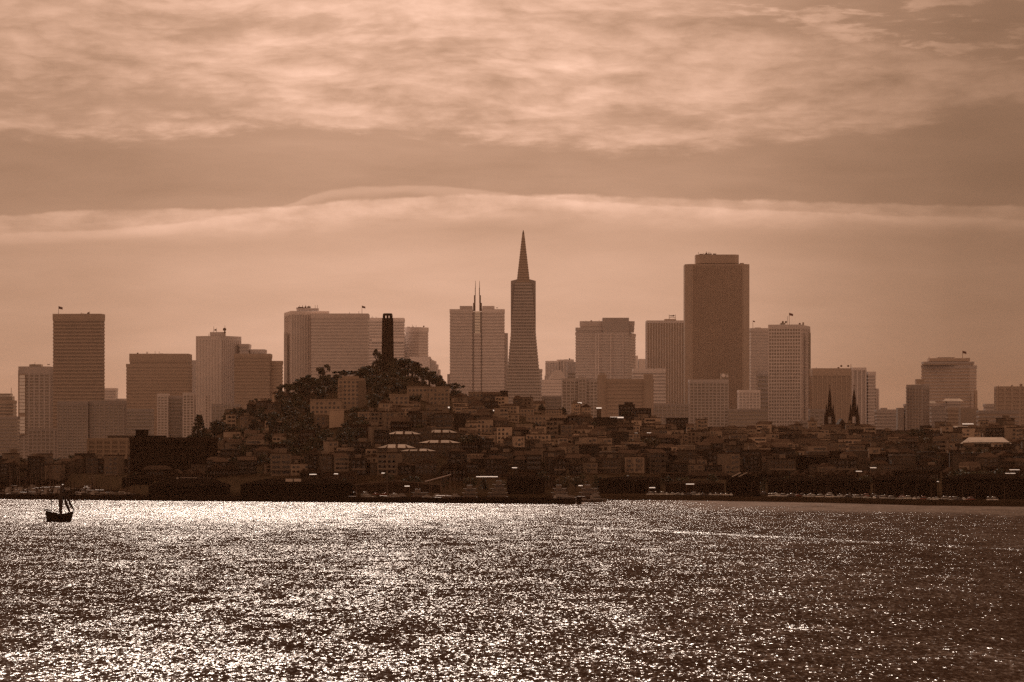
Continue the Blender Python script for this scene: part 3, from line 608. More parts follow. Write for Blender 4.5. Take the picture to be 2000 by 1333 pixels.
# ------------------------------------------------------------------ trees
def leafmesh(kind, seed, ci):
    r = random.Random(seed); mb = MB()
    def leaf(c, s):
        a = Vector((r.gauss(0, 1), r.gauss(0, 1), r.gauss(0, 1))).normalized(); b = a.orthogonal().normalized()*s*r.uniform(.6, 1.3); d = a.cross(b).normalized()*s*r.uniform(.5, 1)
        k = len(mb.v); c = Vector(c); mb.v += [tuple(c-b), tuple(c-d*.8), tuple(c+b), tuple(c+d)]; mb.f.append((k, k+1, k+2, k+3))
    def clump(c, rx, rz, n, s=.55):
        for _ in range(n):
            v = Vector((r.gauss(0, 1), r.gauss(0, 1), r.gauss(0, 1))).normalized()*(r.random()**.45)
            leaf((c[0]+v.x*rx, c[1]+v.y*rx, c[2]+v.z*rz), s)
    # unit tree: 10 m tall
    if kind == 'round':
        for i in range(17):
            a = r.uniform(0, 6.28); q = r.uniform(.2, 3.2); z = 6.0+r.uniform(-2.6, 2.8)*(1-q/5)
            clump((q*math.cos(a), q*math.sin(a), z), r.uniform(1.1, 1.9), r.uniform(.8, 1.5), 46)
    if kind == 'umbrella':
        for i in range(16):
            a = r.uniform(0, 6.28); q = r.uniform(.5, 4.8); z = 8.3-q*.28+r.uniform(-.9, .7)
            clump((q*math.cos(a), q*math.sin(a), z), r.uniform(.9, 1.7), r.uniform(.35, .8), 44, .45)
    if kind == 'ragged':
        for i in range(12):
            a = r.uniform(0, 6.28); z = r.uniform(4.2, 9.6); q = r.uniform(.6, 3.0)
            clump((q*math.cos(a), q*math.sin(a), z), r.uniform(.8, 1.4), r.uniform(.6, 1.1), 50, .42)
    if kind == 'conifer':
        for i in range(10):
            z = 1.8+i*.84; R_ = (10.4-z)*.42
            for j in range(5):
                a = r.uniform(0, 6.28); q = R_*r.uniform(.4, .95); clump((q*math.cos(a), q*math.sin(a), z+r.uniform(-.2, .2)), .9, .35, 16, .42)
            clump((0, 0, z), .7, .5, 10, .5)
    if kind == 'palm':
        for i in range(13):
            a = i*.483+r.uniform(-.1, .1); up = r.uniform(.1, 1.4)
            p = Vector((0, 0, 9.2)); 
            for s in range(6):
                q = .55*s; pt = (q*math.cos(a), q*math.sin(a), 9.2+up*math.sin(s*.6)-.09*s*s)
                leaf(pt, .42)
    crown = mb.mesh('crown', LEAF[ci])
    tb = MB(); top = {'round': 6, 'umbrella': 7.6, 'ragged': 8.6, 'conifer': 9.6, 'palm': 9.2}[kind]
    lean = r.uniform(-.5, .5); pts = [(0, 0, -1), (lean*.4, 0, top*.4), (lean, 0, top)]
    tb.bar(pts[0], pts[1], .42 if kind != 'palm' else .28, 7, .3); tb.bar(pts[1], pts[2], .3, 6, .12)
    if kind in ('round', 'umbrella', 'ragged'):
        for i in range(6):
            a = i*1.05+r.uniform(-.3, .3); z0 = top*r.uniform(.4, .75); L = r.uniform(1.6, 3.4)
            tb.bar((lean*z0/top, 0, z0), (lean+L*math.cos(a), L*math.sin(a), z0+r.uniform(1.0, 2.6)), .16, 5, .06)
    trunk = tb.mesh('trunk', BARK)
    return crown, trunk
KINDS = {'round': [leafmesh('round', s, s % 3) for s in range(6)], 'umbrella': [leafmesh('umbrella', 20+s, 0) for s in range(4)], 'ragged': [leafmesh('ragged', 40+s, s % 2) for s in range(4)], 'conifer': [leafmesh('conifer', 60+s, s % 2) for s in range(3)], 'palm': [leafmesh('palm', 80, 1)]}
NAMES = {'round': ('broadleaf_tree', 'bushy round tree'), 'umbrella': ('cypress_tree', 'flat-crowned cypress'), 'ragged': ('eucalyptus_tree', 'ragged open eucalyptus'), 'conifer': ('conifer_tree', 'pointed conifer'), 'palm': ('palm_tree', 'small palm')}
LM = [(36, 'left picture edge'), (104, 'pane-strip tower'), (246, 'flat-topped dark slab'), (375, 'broad notched block'), (470, 'rooftop-dish tower'), (555, 'stepped dark block'), (660, 'wide slab left half'), (742, 'wide slab right half'), (790, 'fluted round tower'), (870, 'rounded-shoulder tower'), (930, 'left needle spire'), (990, 'right needle spire'), (1062, 'pyramid tower'), (1124, 'arch-roofed building'), (1185, 'banded tower left half'), (1248, 'banded tower right half'), (1335, 'finned tower'), (1400, 'tallest tower left half'), (1465, 'tallest tower right half'), (1540, 'window-grid tower'), (1600, 'ribbed block'), (1645, 'left church spire'), (1710, 'right church spire'), (1770, 'gap right of the spires'), (1816, 'slim apartment tower'), (1860, 'hotel tower left half'), (1910, 'hotel tower right half'), (3000, 'right picture edge')]
def where(px): return next(n for x, n in LM if px < x)
def level(px, y):
    yr = smooth_ridge(px); k = (y-yr)/(930-yr) if yr < 925 else 1
    return 'on the crest' if k < .1 else 'high on slope' if k < .33 else 'mid slope' if k < .6 else 'low on slope' if k < .85 else 'at slope foot'
def tree(px, D, h, kind, look=None, var=None, wide=1.0, zb=None, label=None):
    cr, tr = random.choice(KINDS[kind]) if var is None else KINDS[kind][var % len(KINDS[kind])]
    z = ter_z(px, D) if zb is None else zb
    o = thing(NAMES[kind][0], label, 'tree', (ex(px, D), D, z-.3), 'trees on the hill and along the shore', random.uniform(0, 6.28)); o.scale = (h/10*wide, h/10*wide, h/10)
    for n, me in (('crown', cr), ('trunk', tr)):
        c = bpy.data.objects.new(n, me); C.objects.link(c); c.parent = o
    if not label:
        y = HOR+F*(EYE-z)/D
        place = (('beside the shore' if D < 2290 else level(px, y))+', below '+where(px))
        AUTO.append((o, ('tall ' if h > 13.5 else 'low ' if h < 8.5 else '')+NAMES[kind][1], place, px))
    return o

# ------------------------------------------------------------------ Coit-like fluted round tower
D = 3090; cx_ = ex(757.2, D); zb = ter_z(757, D); S_ = D/F
root = thing('fluted_round_tower', 'dark fluted round tower with an open arched crown on the wooded hilltop', 'tower', (cx_, D, zb-1))
def flut(r, n=20, k=.06): return [(cx_+r*(1+(k if i % 2 else -k*.3))*math.cos(i*6.2832/(2*n)), D+r*(1+(k if i % 2 else -k*.3))*math.sin(i*6.2832/(2*n))) for i in range(2*n)]
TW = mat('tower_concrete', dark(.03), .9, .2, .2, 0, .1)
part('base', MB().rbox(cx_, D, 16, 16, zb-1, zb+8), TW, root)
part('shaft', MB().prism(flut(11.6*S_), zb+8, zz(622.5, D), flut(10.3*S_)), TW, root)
part('ledge', MB().cyl(cx_, D, 10.7*S_, zz(623, D), zz(622, D), 32), TW, root)
zt0, zt1 = zz(622, D), zz(616.6, D); R_ = 9.0*S_
for i, dx in enumerate((-7.2, -1.1+.3, 5.6)):
    for s_ in (-1, 1):
        X = cx_+dx*S_+.5*S_; w_ = (4.2, 3.9, 5.0)[i]*S_; y_ = D+s_*R_*.72
        part('pier', MB().rbox(X, y_, w_, 1.2, zt0-.3, zt1+.2), TW, root)
for s_ in (-1, 1): part('side_pier', MB().rbox(cx_+s_*R_*.93, D, 1.0, R_*1.1, zt0-.3, zt1+.2), TW, root)
part('crown_ring', MB().cyl(cx_, D, 9.3*S_, zz(616.8, D), zz(613.6, D), 32), TW, root)
part('crown_cap', MB().cyl(cx_, D, 8.3*S_, zz(613.6, D), zz(612.6, D), 24), TW, root)

# ------------------------------------------------------------------ church with two spires
D = 3300; zb = ter_z(1645, D)-2
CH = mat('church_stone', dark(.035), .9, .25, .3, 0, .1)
root = thing('church', 'dark twin-spired church with a cross on each pointed spire', 'church', (ex(1645, D), D, zb))
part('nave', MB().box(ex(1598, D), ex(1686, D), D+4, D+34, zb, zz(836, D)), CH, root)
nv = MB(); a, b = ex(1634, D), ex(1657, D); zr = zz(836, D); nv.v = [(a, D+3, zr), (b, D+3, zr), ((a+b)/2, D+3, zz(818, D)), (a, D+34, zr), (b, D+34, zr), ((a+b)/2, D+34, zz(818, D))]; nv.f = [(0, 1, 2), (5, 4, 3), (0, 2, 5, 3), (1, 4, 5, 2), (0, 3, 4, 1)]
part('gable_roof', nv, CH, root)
part('facade', MB().box(ex(1632, D), ex(1658, D), D, D+4, zb, zz(829, D)), CH, root)
part('side_wall', MB().box(ex(1590, D), ex(1610, D), D+6, D+30, zb, zz(834, D)), CH, root)
S_ = D/F
for xc in (1621.5, 1669):
    X = ex(xc, D); Yc = D+5
    tw = part('bell_tower', MB().rbox(X, Yc, 18*S_, 18*S_, zb, zz(828, D)), CH, root)
    for sx_ in (-1, 1):
        for q in (-1, 1): part('belfry_pier', MB().rbox(X+sx_*6*S_, Yc+q*6*S_, 4.6*S_, 4.6*S_, zz(828, D), zz(814, D)), CH, root, tw)
    part('belfry', MB().rbox(X, Yc, 10.5*S_, 10.5*S_, zz(814, D), zz(800, D)), CH, root, tw)
    part('lantern', MB().cyl(X, Yc, 4.6*S_, zz(800, D), zz(780, D), 8, 3.4*S_), CH, root, tw)
    part('spire', MB().cyl(X, Yc, 3.7*S_, zz(780, D), zz(758, D), 8, .4*S_), CH, root, tw)
    part('cross', MB().rbox(X, Yc, .9*S_, .9*S_, zz(759, D), zz(751, D)).rbox(X, Yc, 5*S_, .8*S_, zz(753.8, D), zz(752.8, D)), METAL, root, tw)
    for sx_ in (-1, 1):
        for q in (-1, 1):
            part('pinnacle', MB().cyl(X+sx_*6.6*S_, Yc+q*6.6*S_, 1.8*S_, zz(814, D), zz(790, D), 6, .3*S_), CH, root, tw)
            part('corner_pinnacle', MB().cyl(X+sx_*9*S_, Yc+q*9*S_, 1.7*S_, zz(829, D), zz(806, D), 6, .3*S_), CH, root, tw)
    part('rose_ledge', MB().rbox(X, Yc, 21.5*S_, 21.5*S_, zz(829.5, D), zz(828, D)), CH, root, tw)

# ------------------------------------------------------------------ houses
def win_grid(mb, x0, x1, z0, z1, nx, nz, y, r, sx=.55, sz=.55):
    for i in range(nx):
        for j in range(nz):
            if r.random() < .12: continue
            w = (x1-x0)/nx; h = (z1-z0)/nz; a = x0+w*(i+.5); c = z0+h*(j+.5)
            mb.box(a-w*sx/2, a+w*sx/2, y-.12, y+.05, c-h*sz/2, c+h*sz/2)
def house_kit(seed):
    r = random.Random(seed); fl = r.choice((2, 2, 3, 3, 4)); w = r.choice((7, 8, 9, 11, 13, 17))*r.uniform(.9, 1.15); dep = r.uniform(9, 14); h = fl*3.1+.6
    roof = r.choice(('flat', 'flat', 'flat', 'hip', 'gable', 'shed')); k = {}
    k['wall'] = MB().box(-w/2, w/2, 0, dep, -5, h)
    nb = max(1, int(w/6)); wb = MB(); wn = MB()
    if seed % 3 == 0:
        for i in range(nb):
            a = -w/2+w*(i+.5)/nb; wb = MB(); k['bay%d' % i] = wb; wb.prism([(a-1.6, -.01), (a-1, -1.1), (a+1, -1.1), (a+1.6, -.01)], 2.6, h-.5)
            for j in range(fl-1): wn.box(a-.8, a+.8, -1.2, -1.05, 3.5+j*3.1, 5.2+j*3.1)
    win_grid(wn, -w/2+.4, w/2-.4, .4, fl*3.1+.1, max(2, int(w/2.6)), fl, 0, r, r.uniform(.45, .7), r.uniform(.42, .6))
    if seed % 4 == 1: win_grid(wn, -w/2+.2, w/2-.2, .4, fl*3.1+.1, 2, fl, 0, r, .8, .4)
    k['window'] = wn
    rb = MB(); rm = ROOFD
    if roof == 'flat':
        rb.box(-w/2-.2, w/2+.2, -.2, dep+.2, h, h+.55)
        if r.random() < .6: a = r.uniform(-w/3, w/6); k['stair_hut'] = MB().box(a, a+r.uniform(2, 5), dep*.4, dep*.8, h+.55, h+r.uniform(2, 3.4))
    elif roof == 'hip':
        hh = r.uniform(1.8, 3); o = .5; rb.v = [(-w/2-o, -o, h), (w/2+o, -o, h), (w/2+o, dep+o, h), (-w/2-o, dep+o, h), (-w/4, dep/2, h+hh), (w/4, dep/2, h+hh)]; rb.f = [(0, 1, 5, 4), (1, 2, 5), (2, 3, 4, 5), (3, 0, 4), (3, 2, 1, 0)]; rm = ROOFS
    elif roof == 'gable':
        hh = r.uniform(1.8, 3.4); o = .5; rb.v = [(-w/2-o, -o, h), (w/2+o, -o, h), (w/2+o, dep+o, h), (-w/2-o, dep+o, h), (0, -o, h+hh), (0, dep+o, h+hh)]; rb.f = [(0, 1, 4), (1, 2, 5, 4), (2, 3, 5), (3, 0, 4, 5), (3, 2, 1, 0)]; rm = ROOFS
    else:
        rb.v = [(-w/2-.3, -.3, h), (w/2+.3, -.3, h), (w/2+.3, dep+.3, h), (-w/2-.3, dep+.3, h), (-w/2-.3, dep+.3, h+2.3), (w/2+.3, dep+.3, h+2.3)]; rb.f = [(0, 1, 5, 4), (1, 2, 5), (2, 3, 4, 5), (3, 0, 4), (3, 2, 1, 0)]; rm = ROOFW if seed == 7 else ROOFS
    k['roof'] = rb
    if seed % 5 == 2: k['balcony'] = MB().box(-w/2+.5, w/2-.5, -1.4, -.02, 3.1, 3.3).box(-w/2+.5, w/2-.5, -1.4, -1.3, 3.3, 4.2)
    if r.random() < .4: k['chimney'] = MB().box(w/2-1.6, w/2-.9, dep*.3, dep*.3+.8, h, h+2)
    mats = {'wall': STUC[0], 'bay': STUC[0], 'window': WIN, 'roof': rm, 'stair_hut': STUC[2], 'balcony': STUC[2], 'chimney': STUC[3]}
    return {'w': w, 'h': h, 'fl': fl, 'roof': roof, 'raw': k, 'mats': mats, 'm': {n: b.mesh(n.rstrip('0123456789'), mats[n.rstrip('0123456789')]) for n, b in k.items()}, 'metal': rm is ROOFW}
KITS = [house_kit(s) for s in range(36)]
NUMW = {2: 'two-storey', 3: 'three-storey', 4: 'four-storey', 1: 'one-storey'}
RN = {'flat': 'flat-roofed', 'hip': 'hip-roofed', 'gable': 'gabled', 'shed': 'slant-roofed'}
def house(px, D, kit, tone, rz=0, scale=1.0, dz=0):
    K = KITS[kit]; z = ter_z(px, D)+dz
    o = thing('house', None, 'house', (ex(px, D), D, z), 'houses on the hillside', rz); o.scale = (scale,)*3
    for n, me in K['m'].items():
        n = n.rstrip('0123456789'); c = bpy.data.objects.new(n, me); C.objects.link(c); c.parent = o
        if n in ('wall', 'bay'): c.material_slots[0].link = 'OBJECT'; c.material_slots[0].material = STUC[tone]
        if n == 'window': c['kind'] = 'stuff'
    y = HOR+F*(EYE-z)/D
    AUTO.append((o, '%s %s %s house' % (TONES[tone], NUMW[K['fl']], RN[K['roof']]), level(px, y)+', below '+where(px), px))
    return o
TREEPOLY = [(540, 905), (545, 800), (560, 755), (620, 740), (700, 735), (757, 700), (850, 735), (905, 770), (880, 775), (770, 800), (715, 800), (715, 880), (600, 905)]
def inpoly(x, y, P):
    c = False
    for (a, b), (p, q) in zip(P, P[1:]+P[:1]):
        if (b > y) != (q > y) and x < (p-a)*(y-b)/(q-b)+a: c = not c
    return c
FEAT = []   # picture-space rectangles of landmark buildings on the slope, kept free of other houses
def feat(name, label, x0, x1, yt, yb, tone, style='grid', step=5, floor=3.3, cat='building', roofm=None, hiproof=None):
    px = (x0+x1)/2; D = ter_D(px, yb); FEAT.append((x0, x1, yt, yb)); zb = ter_z(px, D)-4
    body = STUC[tone] if isinstance(tone, int) else tone
    root = thing(name, label, cat, (ex(px, D), D, zb)); poly = fr(x0, x1, D, 14)
    z1 = zz(yt, D)
    part('wall', MB().prism(poly, zb, z1), body, root)
    rr = random.Random(int(x0*7+yt)); wn = MB(); a, b = poly[0][0], poly[1][0]
    nz = max(1, int((z1-zb-5)/floor)); win_grid(wn, a+.6, b-.6, z1-.8-nz*floor, z1-.8, max(2, int((b-a)/step*1.6)), nz, D, rr, .5, .5)
    if style: part('window', wn, WIN, root, None, True)
    if hiproof: hip(root, x0, x1, yt, hiproof, D, 14, roofm or ROOFW, .32)
    else: part('parapet', MB().prism(inset(poly, .3), z1, z1+.7), body, root)
    return root, D
r, D = feat('apartment_building', 'pale seven-storey apartment building standing before the hilltop trees', 660, 713, 741, 800, 1, floor=3.2)
part('penthouse', MB().box(ex(668, D), ex(700, D), D+2, D+11, zz(741, D), zz(735, D)), STUC[1], r)
part('wing', MB().box(ex(700, D), ex(714, D), D-1, D+8, ter_z(700, D)-4, zz(744, D)), STUC[2], r)
for y in (757, 764, 771, 778): part('balcony', MB().box(ex(659, D), ex(669, D), D-1.3, D-.02, zz(y, D), zz(y-1.4, D)), STUC[1], r)
feat('apartment_building', 'long pale two-tone building at the left foot of the seven-storey one', 606, 668, 782, 812, 1)
feat('house', 'plain blank-walled cream house below the long pale building', 643, 672, 801, 835, 0, None, cat='house')
feat('house', 'small cream house with dark garage front, among the trees', 615, 640, 812, 836, 2, cat='house')
feat('apartment_building', 'pale terrace building on the slope right of the hilltop wood', 760, 800, 772, 792, 1)
feat('apartment_building', 'pale stepped terrace building higher on the right slope', 795, 843, 757, 780, 1)
feat('apartment_building', 'broad pale building with a blank end wall right of the wood', 838, 878, 757, 795, 1)
feat('apartment_building', 'pale crest building with bright roof edge, under the needle spires', 915, 952, 767, 792, 1)
feat('house', 'dark square tower-like house on the crest left of the pyramid', 977, 992, 765, 790, 4, None, cat='house')
feat('apartment_building', 'pale framed building with a dark recess on the middle slope', 832, 875, 793, 815, 2)
for k, (x0, x1, yt, yr, yb, lab) in enumerate(((755, 822, 849, 843, 872, 'upper left school-like block with a pale hipped roof in panels'), (832, 893, 846, 840, 868, 'upper right school-like block with a pale hipped roof in panels'), (817, 900, 866, 860, 890, 'lower right school-like block with a pale hipped roof in panels'), (737, 812, 876, 868, 900, 'lower left school-like block with a pale hipped roof in panels'), (782, 852, 882, 877, 905, 'nearest school-like block with a pale hipped roof in panels'))):
    r, D = feat('hip_roofed_building', lab, x0, x1, yt, yb, 3, hiproof=yr, roofm=ROOFS)
    dp = 14; zf = zz(yt, D); zt = zz(yr, D+7); n = 4
    a, b = ex(x0, D)-.8, ex(x1, D)+.8; w_ = (b-a)*.32
    for i in range(n):
        xa, xb = a+(b-a)*(i+.12)/n, a+(b-a)*(i+.88)/n
        def clip(x, t_): lo = a+w_*t_; hi = b-w_*t_; return max(lo, min(hi, x))
        t0, t1 = .06, .9; mb = MB(); q = [(clip(xa, t0), t0), (clip(xb, t0), t0), (clip(xb, t1), t1), (clip(xa, t1), t1)]
        for off in (.12, .0):
            mb.v += [(x, D-.8+(7.8)*t_-off*.3, zf+(zt-zf)*t_+off+.05) for x, t_ in q]
        mb.f = [(0, 1, 2, 3), (4, 5, 1, 0), (5, 6, 2, 1), (6, 7, 3, 2), (7, 4, 0, 3)]
        part('roof_panel', mb, ROOFW, r)
feat('apartment_building', 'long pale building right of the framed one, below the pyramid', 1028, 1120, 812, 832, 1)
feat('apartment_building', 'pale square building on the middle slope below the pyramid', 1008, 1040, 831, 852, 1)
feat('apartment_building', 'tan building low on the slope with dark loggia windows', 932, 968, 852, 873, 1)
r, D = feat('apartment_building', 'dark stepped block on the crest below the turreted block', 1208, 1240, 792, 815, 4)
part('upper_storey', MB().box(ex(1220, D), ex(1236, D), D+2, D+10, zz(792, D), zz(786, D)), STUC[4], r)
feat('apartment_building', 'dark row building stepping down right of the crest block', 1240, 1272, 799, 822, 4)
feat('apartment_building', 'dark saw-topped building at the right end of the crest', 1300, 1344, 818, 840, 4)
feat('apartment_building', 'wide very dark building below the bright roof strip', 1160, 1205, 817, 840, 4, None)
feat('apartment_building', 'low white building with two dark openings, lower right slope', 1312, 1368, 872, 890, 1)
r, D = feat('church_hall', 'low building with a long pale flat sloping roof at right', 1893, 1972, 866, 885, 4, None); hip(r, 1890, 1974, 867, 854.5, D, 40, ROOFW, .12)
r, D = feat('apartment_building', 'low building with a thin bright roof edge at right', 1868, 1898, 835, 850, 3); hip(r, 1866, 1900, 835, 832.5, D, 20, ROOFW, .05)
# strips of pale sloping metal roof on the crest and slope
strips = [(1192, 1218, 816.5), (963, 976, 803), (1076, 1091, 835), (1076, 1094, 881), (1232, 1246, 815+33), (930, 948, 768), (922, 944, 790), (755, 770, 809), (884, 906, 866), (1314, 1324, 848), (1122, 1136, 788), (1264, 1272, 847.5), (886, 896, 863), (1165, 1175, 798), (862, 878, 797), (1748, 1760, 886), (1880, 1902, 829), (1690, 1700, 921-12)]
for k, (x0, x1, y) in enumerate(strips):
    px = (x0+x1)/2; D = max(2320, ter_D(px, y+14)); zb = ter_z(px, D)-3
    r = thing('lean_to', None, 'house', (ex(px, D), D, zb), 'small buildings with bright metal roofs'); AUTO.append((r, 'bright-roofed lean-to house', level(px, y+14)+', below '+where(px), px))
    part('wall', MB().box(ex(x0, D)+.3, ex(x1, D)-.3, D+.4, D+4, zb, zz(y+.6, D)), STUC[3], r)
    a, b = ex(x0, D), ex(x1, D); z0 = zz(y+.9, D); mb = MB(); q = .27
    mb.v = [(a, D, z0), (b, D, z0), (b, D+4, z0+4*q), (a, D+4, z0+4*q), (a, D, z0+.2), (b, D, z0+.2), (b, D+4, z0+4*q+.2), (a, D+4, z0+4*q+.2)]
    mb.f = [(0, 1, 5, 4), (1, 2, 6, 5), (2, 3, 7, 6), (3, 0, 4, 7), (4, 5, 6, 7), (3, 2, 1, 0)]
    part('roof', mb, ROOFG, r)

hr = random.Random(21); cand = []
for i in range(15):
    k = i/14; px = -8 if i > 11 else 400
    while px < 2010:
        yr = smooth_ridge(px); y = yr+2+(925-yr)*k**1.05+hr.uniform(-3, 3)
        kit = hr.randrange(36); sc_ = hr.uniform(.85, 1.12); D = ter_D(px, y); wpx = KITS[kit]['w']*sc_*F/D
        if not inpoly(px, y-6, TREEPOLY) and not (px < 545 and hr.random() < .4) and not (px > 1700 and hr.random() < .2):
            if not any(a-6 < px < b+6 and c-3 < y-8 < d_+4 for a, b, c, d_ in FEAT):
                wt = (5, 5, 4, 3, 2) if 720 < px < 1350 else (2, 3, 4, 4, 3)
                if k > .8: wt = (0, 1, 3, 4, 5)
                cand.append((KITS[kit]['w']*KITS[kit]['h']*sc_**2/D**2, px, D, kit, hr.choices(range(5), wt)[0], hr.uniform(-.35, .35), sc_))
        px += wpx*hr.uniform(.75, 1.35)
cand.sort(key=lambda c: -c[0]); nh = len(cand)
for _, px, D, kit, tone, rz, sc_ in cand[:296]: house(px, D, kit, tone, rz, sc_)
def rest_of_houses(L):
    ms = STUC+[WIN, ROOFD, ROOFS, ROOFW]; V = []; Fc = []; MI = []
    for _, px, D, kit, tone, rz, sc_ in L:
        K = KITS[kit]; x0, y0, z0 = ex(px, D), D, ter_z(px, D); c, q = math.cos(rz)*sc_, math.sin(rz)*sc_
        for n, b in K['raw'].items():
            n = n.rstrip('0123456789'); m = STUC[tone] if n in ('wall', 'bay') else K['mats'][n]; o = len(V); mi = ms.index(m)
            V += [(x0+x*c-y*q, y0+x*q+y*c, z0+z*sc_) for x, y, z in b.v]; Fc += [tuple(i_+o for i_ in f) for f in b.f]; MI += [mi]*len(b.f)
    me = bpy.data.meshes.new('distant_housing'); me.from_pydata(V, [], Fc); me.update()
    for m in ms: me.materials.append(m)
    me.polygons.foreach_set('material_index', MI)
    o = bpy.data.objects.new('distant_housing', me); C.objects.link(o); o['kind'] = 'stuff'; o['label'] = 'smallest houses crowded over the hillside between the larger ones'
rest_of_houses(cand[296:])

# trees: hilltop wood
trr = random.Random(5); random.seed(11)
n = 0
def hill_tree(px, y, h, kind, **k): return tree(px, ter_D(px, y), h, kind, **k)
for y in range(735, 905, 9):
    for px in range(540, 900, 15):
        x = px+trr.uniform(-7, 7); yy = y+trr.uniform(-4, 4)
        if yy < smooth_ridge(x)-1: continue
        if inpoly(x, yy-8, TREEPOLY) and not any(a-3 < x < b+3 and c-2 < yy-8 < d_+6 for a, b, c, d_ in FEAT):
            hill_tree(x, yy, trr.uniform(8.5, 13), trr.choice(('round', 'round', 'round', 'ragged'))); n += 1
for px, y, h, kd, w in ((562, 800, 24, 'umbrella', .75), (585, 790, 22, 'umbrella', .8), (603, 782, 23, 'umbrella', .95), (612, 780, 20, 'umbrella', .8), (631, 768, 24, 'ragged', .85), (650, 762, 12, 'umbrella', 1), (675, 757, 17, 'umbrella', 1.25), (714, 752, 17, 'round', 1.2), (724, 745, 16, 'round', 1), (737, 738, 24, 'ragged', .6), (735, 742, 14, 'round', 1), (770, 730, 16, 'round', 1.1), (782, 732, 17, 'round', 1.2), (797, 736, 17, 'umbrella', 1.1), (811, 742, 18, 'round', 1.1), (825, 748, 17, 'round', 1), (840, 756, 16, 'round', 1), (852, 763, 15, 'round', 1), (862, 770, 14, 'round', .9), (858, 768, 15, 'ragged', .8), (886, 782, 16, 'umbrella', 1.1), (896, 788, 12, 'round', 1), (745, 730, 14, 'round', 1), (760, 733, 13, 'round', 1), (575, 795, 14, 'round', 1), (590, 782, 15, 'round', 1.1), (605, 774, 15, 'round', 1.1), (618, 768, 14, 'round', 1.1), (628, 764, 13, 'round', 1.1), (645, 760, 14, 'round', 1.1), (662, 757, 13, 'round', 1.1), (700, 752, 13, 'round', 1.1), (712, 745, 15, 'round', 1.2), (870, 775, 13, 'round', 1), (905, 792, 11, 'umbrella', 1), (555, 806, 14, 'round', 1), (640, 765, 12, 'round', 1), (655, 765, 12, 'round', 1), (690, 757, 10, 'palm', 1.2), (705, 756, 9, 'palm', 1.2), (388, 890, 32, 'conifer', .85), (424, 872, 22, 'round', .75), (405, 880, 16, 'round', .9), (372, 892, 16, 'round', .8), (1557, 856, 13, 'round', 1.25), (1222, 822, 13, 'round', 1), (1100, 815, 9, 'conifer', 1), (1104, 816, 8, 'conifer', 1), (1058, 808, 9, 'round', 1)):
    hill_tree(px, max(y, smooth_ridge(px)), h, kd, wide=w, var=trr.randrange(6))
# trees among the houses
for i in range(170):
    px = trr.uniform(395, 2000); yr = smooth_ridge(px); y = yr+(925-yr)*trr.random()
    if inpoly(px, y, TREEPOLY) or any(a < px < b and c < y < d_+2 for a, b, c, d_ in FEAT): continue
    h = trr.uniform(4.5, 8.5)
    if px < 560: h = trr.uniform(9, 15)
    if 1720 < px < 1840 and y > 860: h = trr.uniform(9, 14)
    hill_tree(px, y, h, trr.choice(('round', 'round', 'conifer', 'ragged') if px > 1700 else ('round', 'round', 'ragged')))
for i in range(60):
    px = trr.uniform(400, 565); yr = smooth_ridge(px); hill_tree(px, yr+(910-yr)*trr.random()**1.4, trr.uniform(8, 14), trr.choice(('round', 'round', 'ragged')))
for px, y in ((1782, 868), (1792, 866), (1800, 868), (1812, 866), (1820, 864), (1832, 868), (1245, 880), (1255, 884), (1268, 882), (1276, 886), (1238, 884), (900, 880), (912, 878), (922, 884), (930, 880), (1540, 900), (1552, 905), (1890, 905), (1912, 908), (1925, 906)):
    hill_tree(px, y+8, trr.uniform(12, 17), trr.choice(('round', 'conifer') if px > 1700 else ('round',)))

# ------------------------------------------------------------------ waterfront
# buildings at the left foot
lowb('apartment_building', 'brown stepped apartment building left of the black warehouse', 172, 252, 857, 2750, STUC[2], STUC[1], 'grid', step=6, floor=3.3)
lowb('apartment_building', 'dim long building behind the brown stepped apartments', 210, 262, 851, 2900, STUC[3], STUC[3], None)
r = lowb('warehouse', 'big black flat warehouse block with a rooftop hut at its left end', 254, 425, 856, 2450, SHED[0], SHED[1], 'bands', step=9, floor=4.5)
part('roof_hut', MB().box(ex(265, 2455), ex(287, 2455), 2455, 2465, zz(856, 2455), zz(841, 2455)).box(ex(264, 2454), ex(288.5, 2454), 2454, 2466, zz(841, 2454), zz(839.5, 2454)), SHED[0], r)
part('roof_hut', MB().box(ex(262, 2456), ex(322, 2456), 2456, 2468, zz(856, 2456), zz(851, 2456)), SHED[0], r)
lowb('apartment_building', 'long pale apartment row right of the black warehouse', 425, 484, 862, 2560, STUC[2], STUC[2], 'grid', step=5)
lowb('apartment_building', 'dim apartment row behind the grove, right of the pale row', 484, 540, 864, 2570, STUC[3], STUC[3], 'grid', step=5)
lowb('house', 'long low flat building with a squat left tower below the wood', 598, 622, 878, 2500, STUC[2], STUC[2], None)
lowb('house', 'low wide building joined right of the squat tower', 622, 700, 884, 2505, STUC[3], STUC[3], 'bands', floor=6)
wr = random.Random(99); x = -40; i = 0
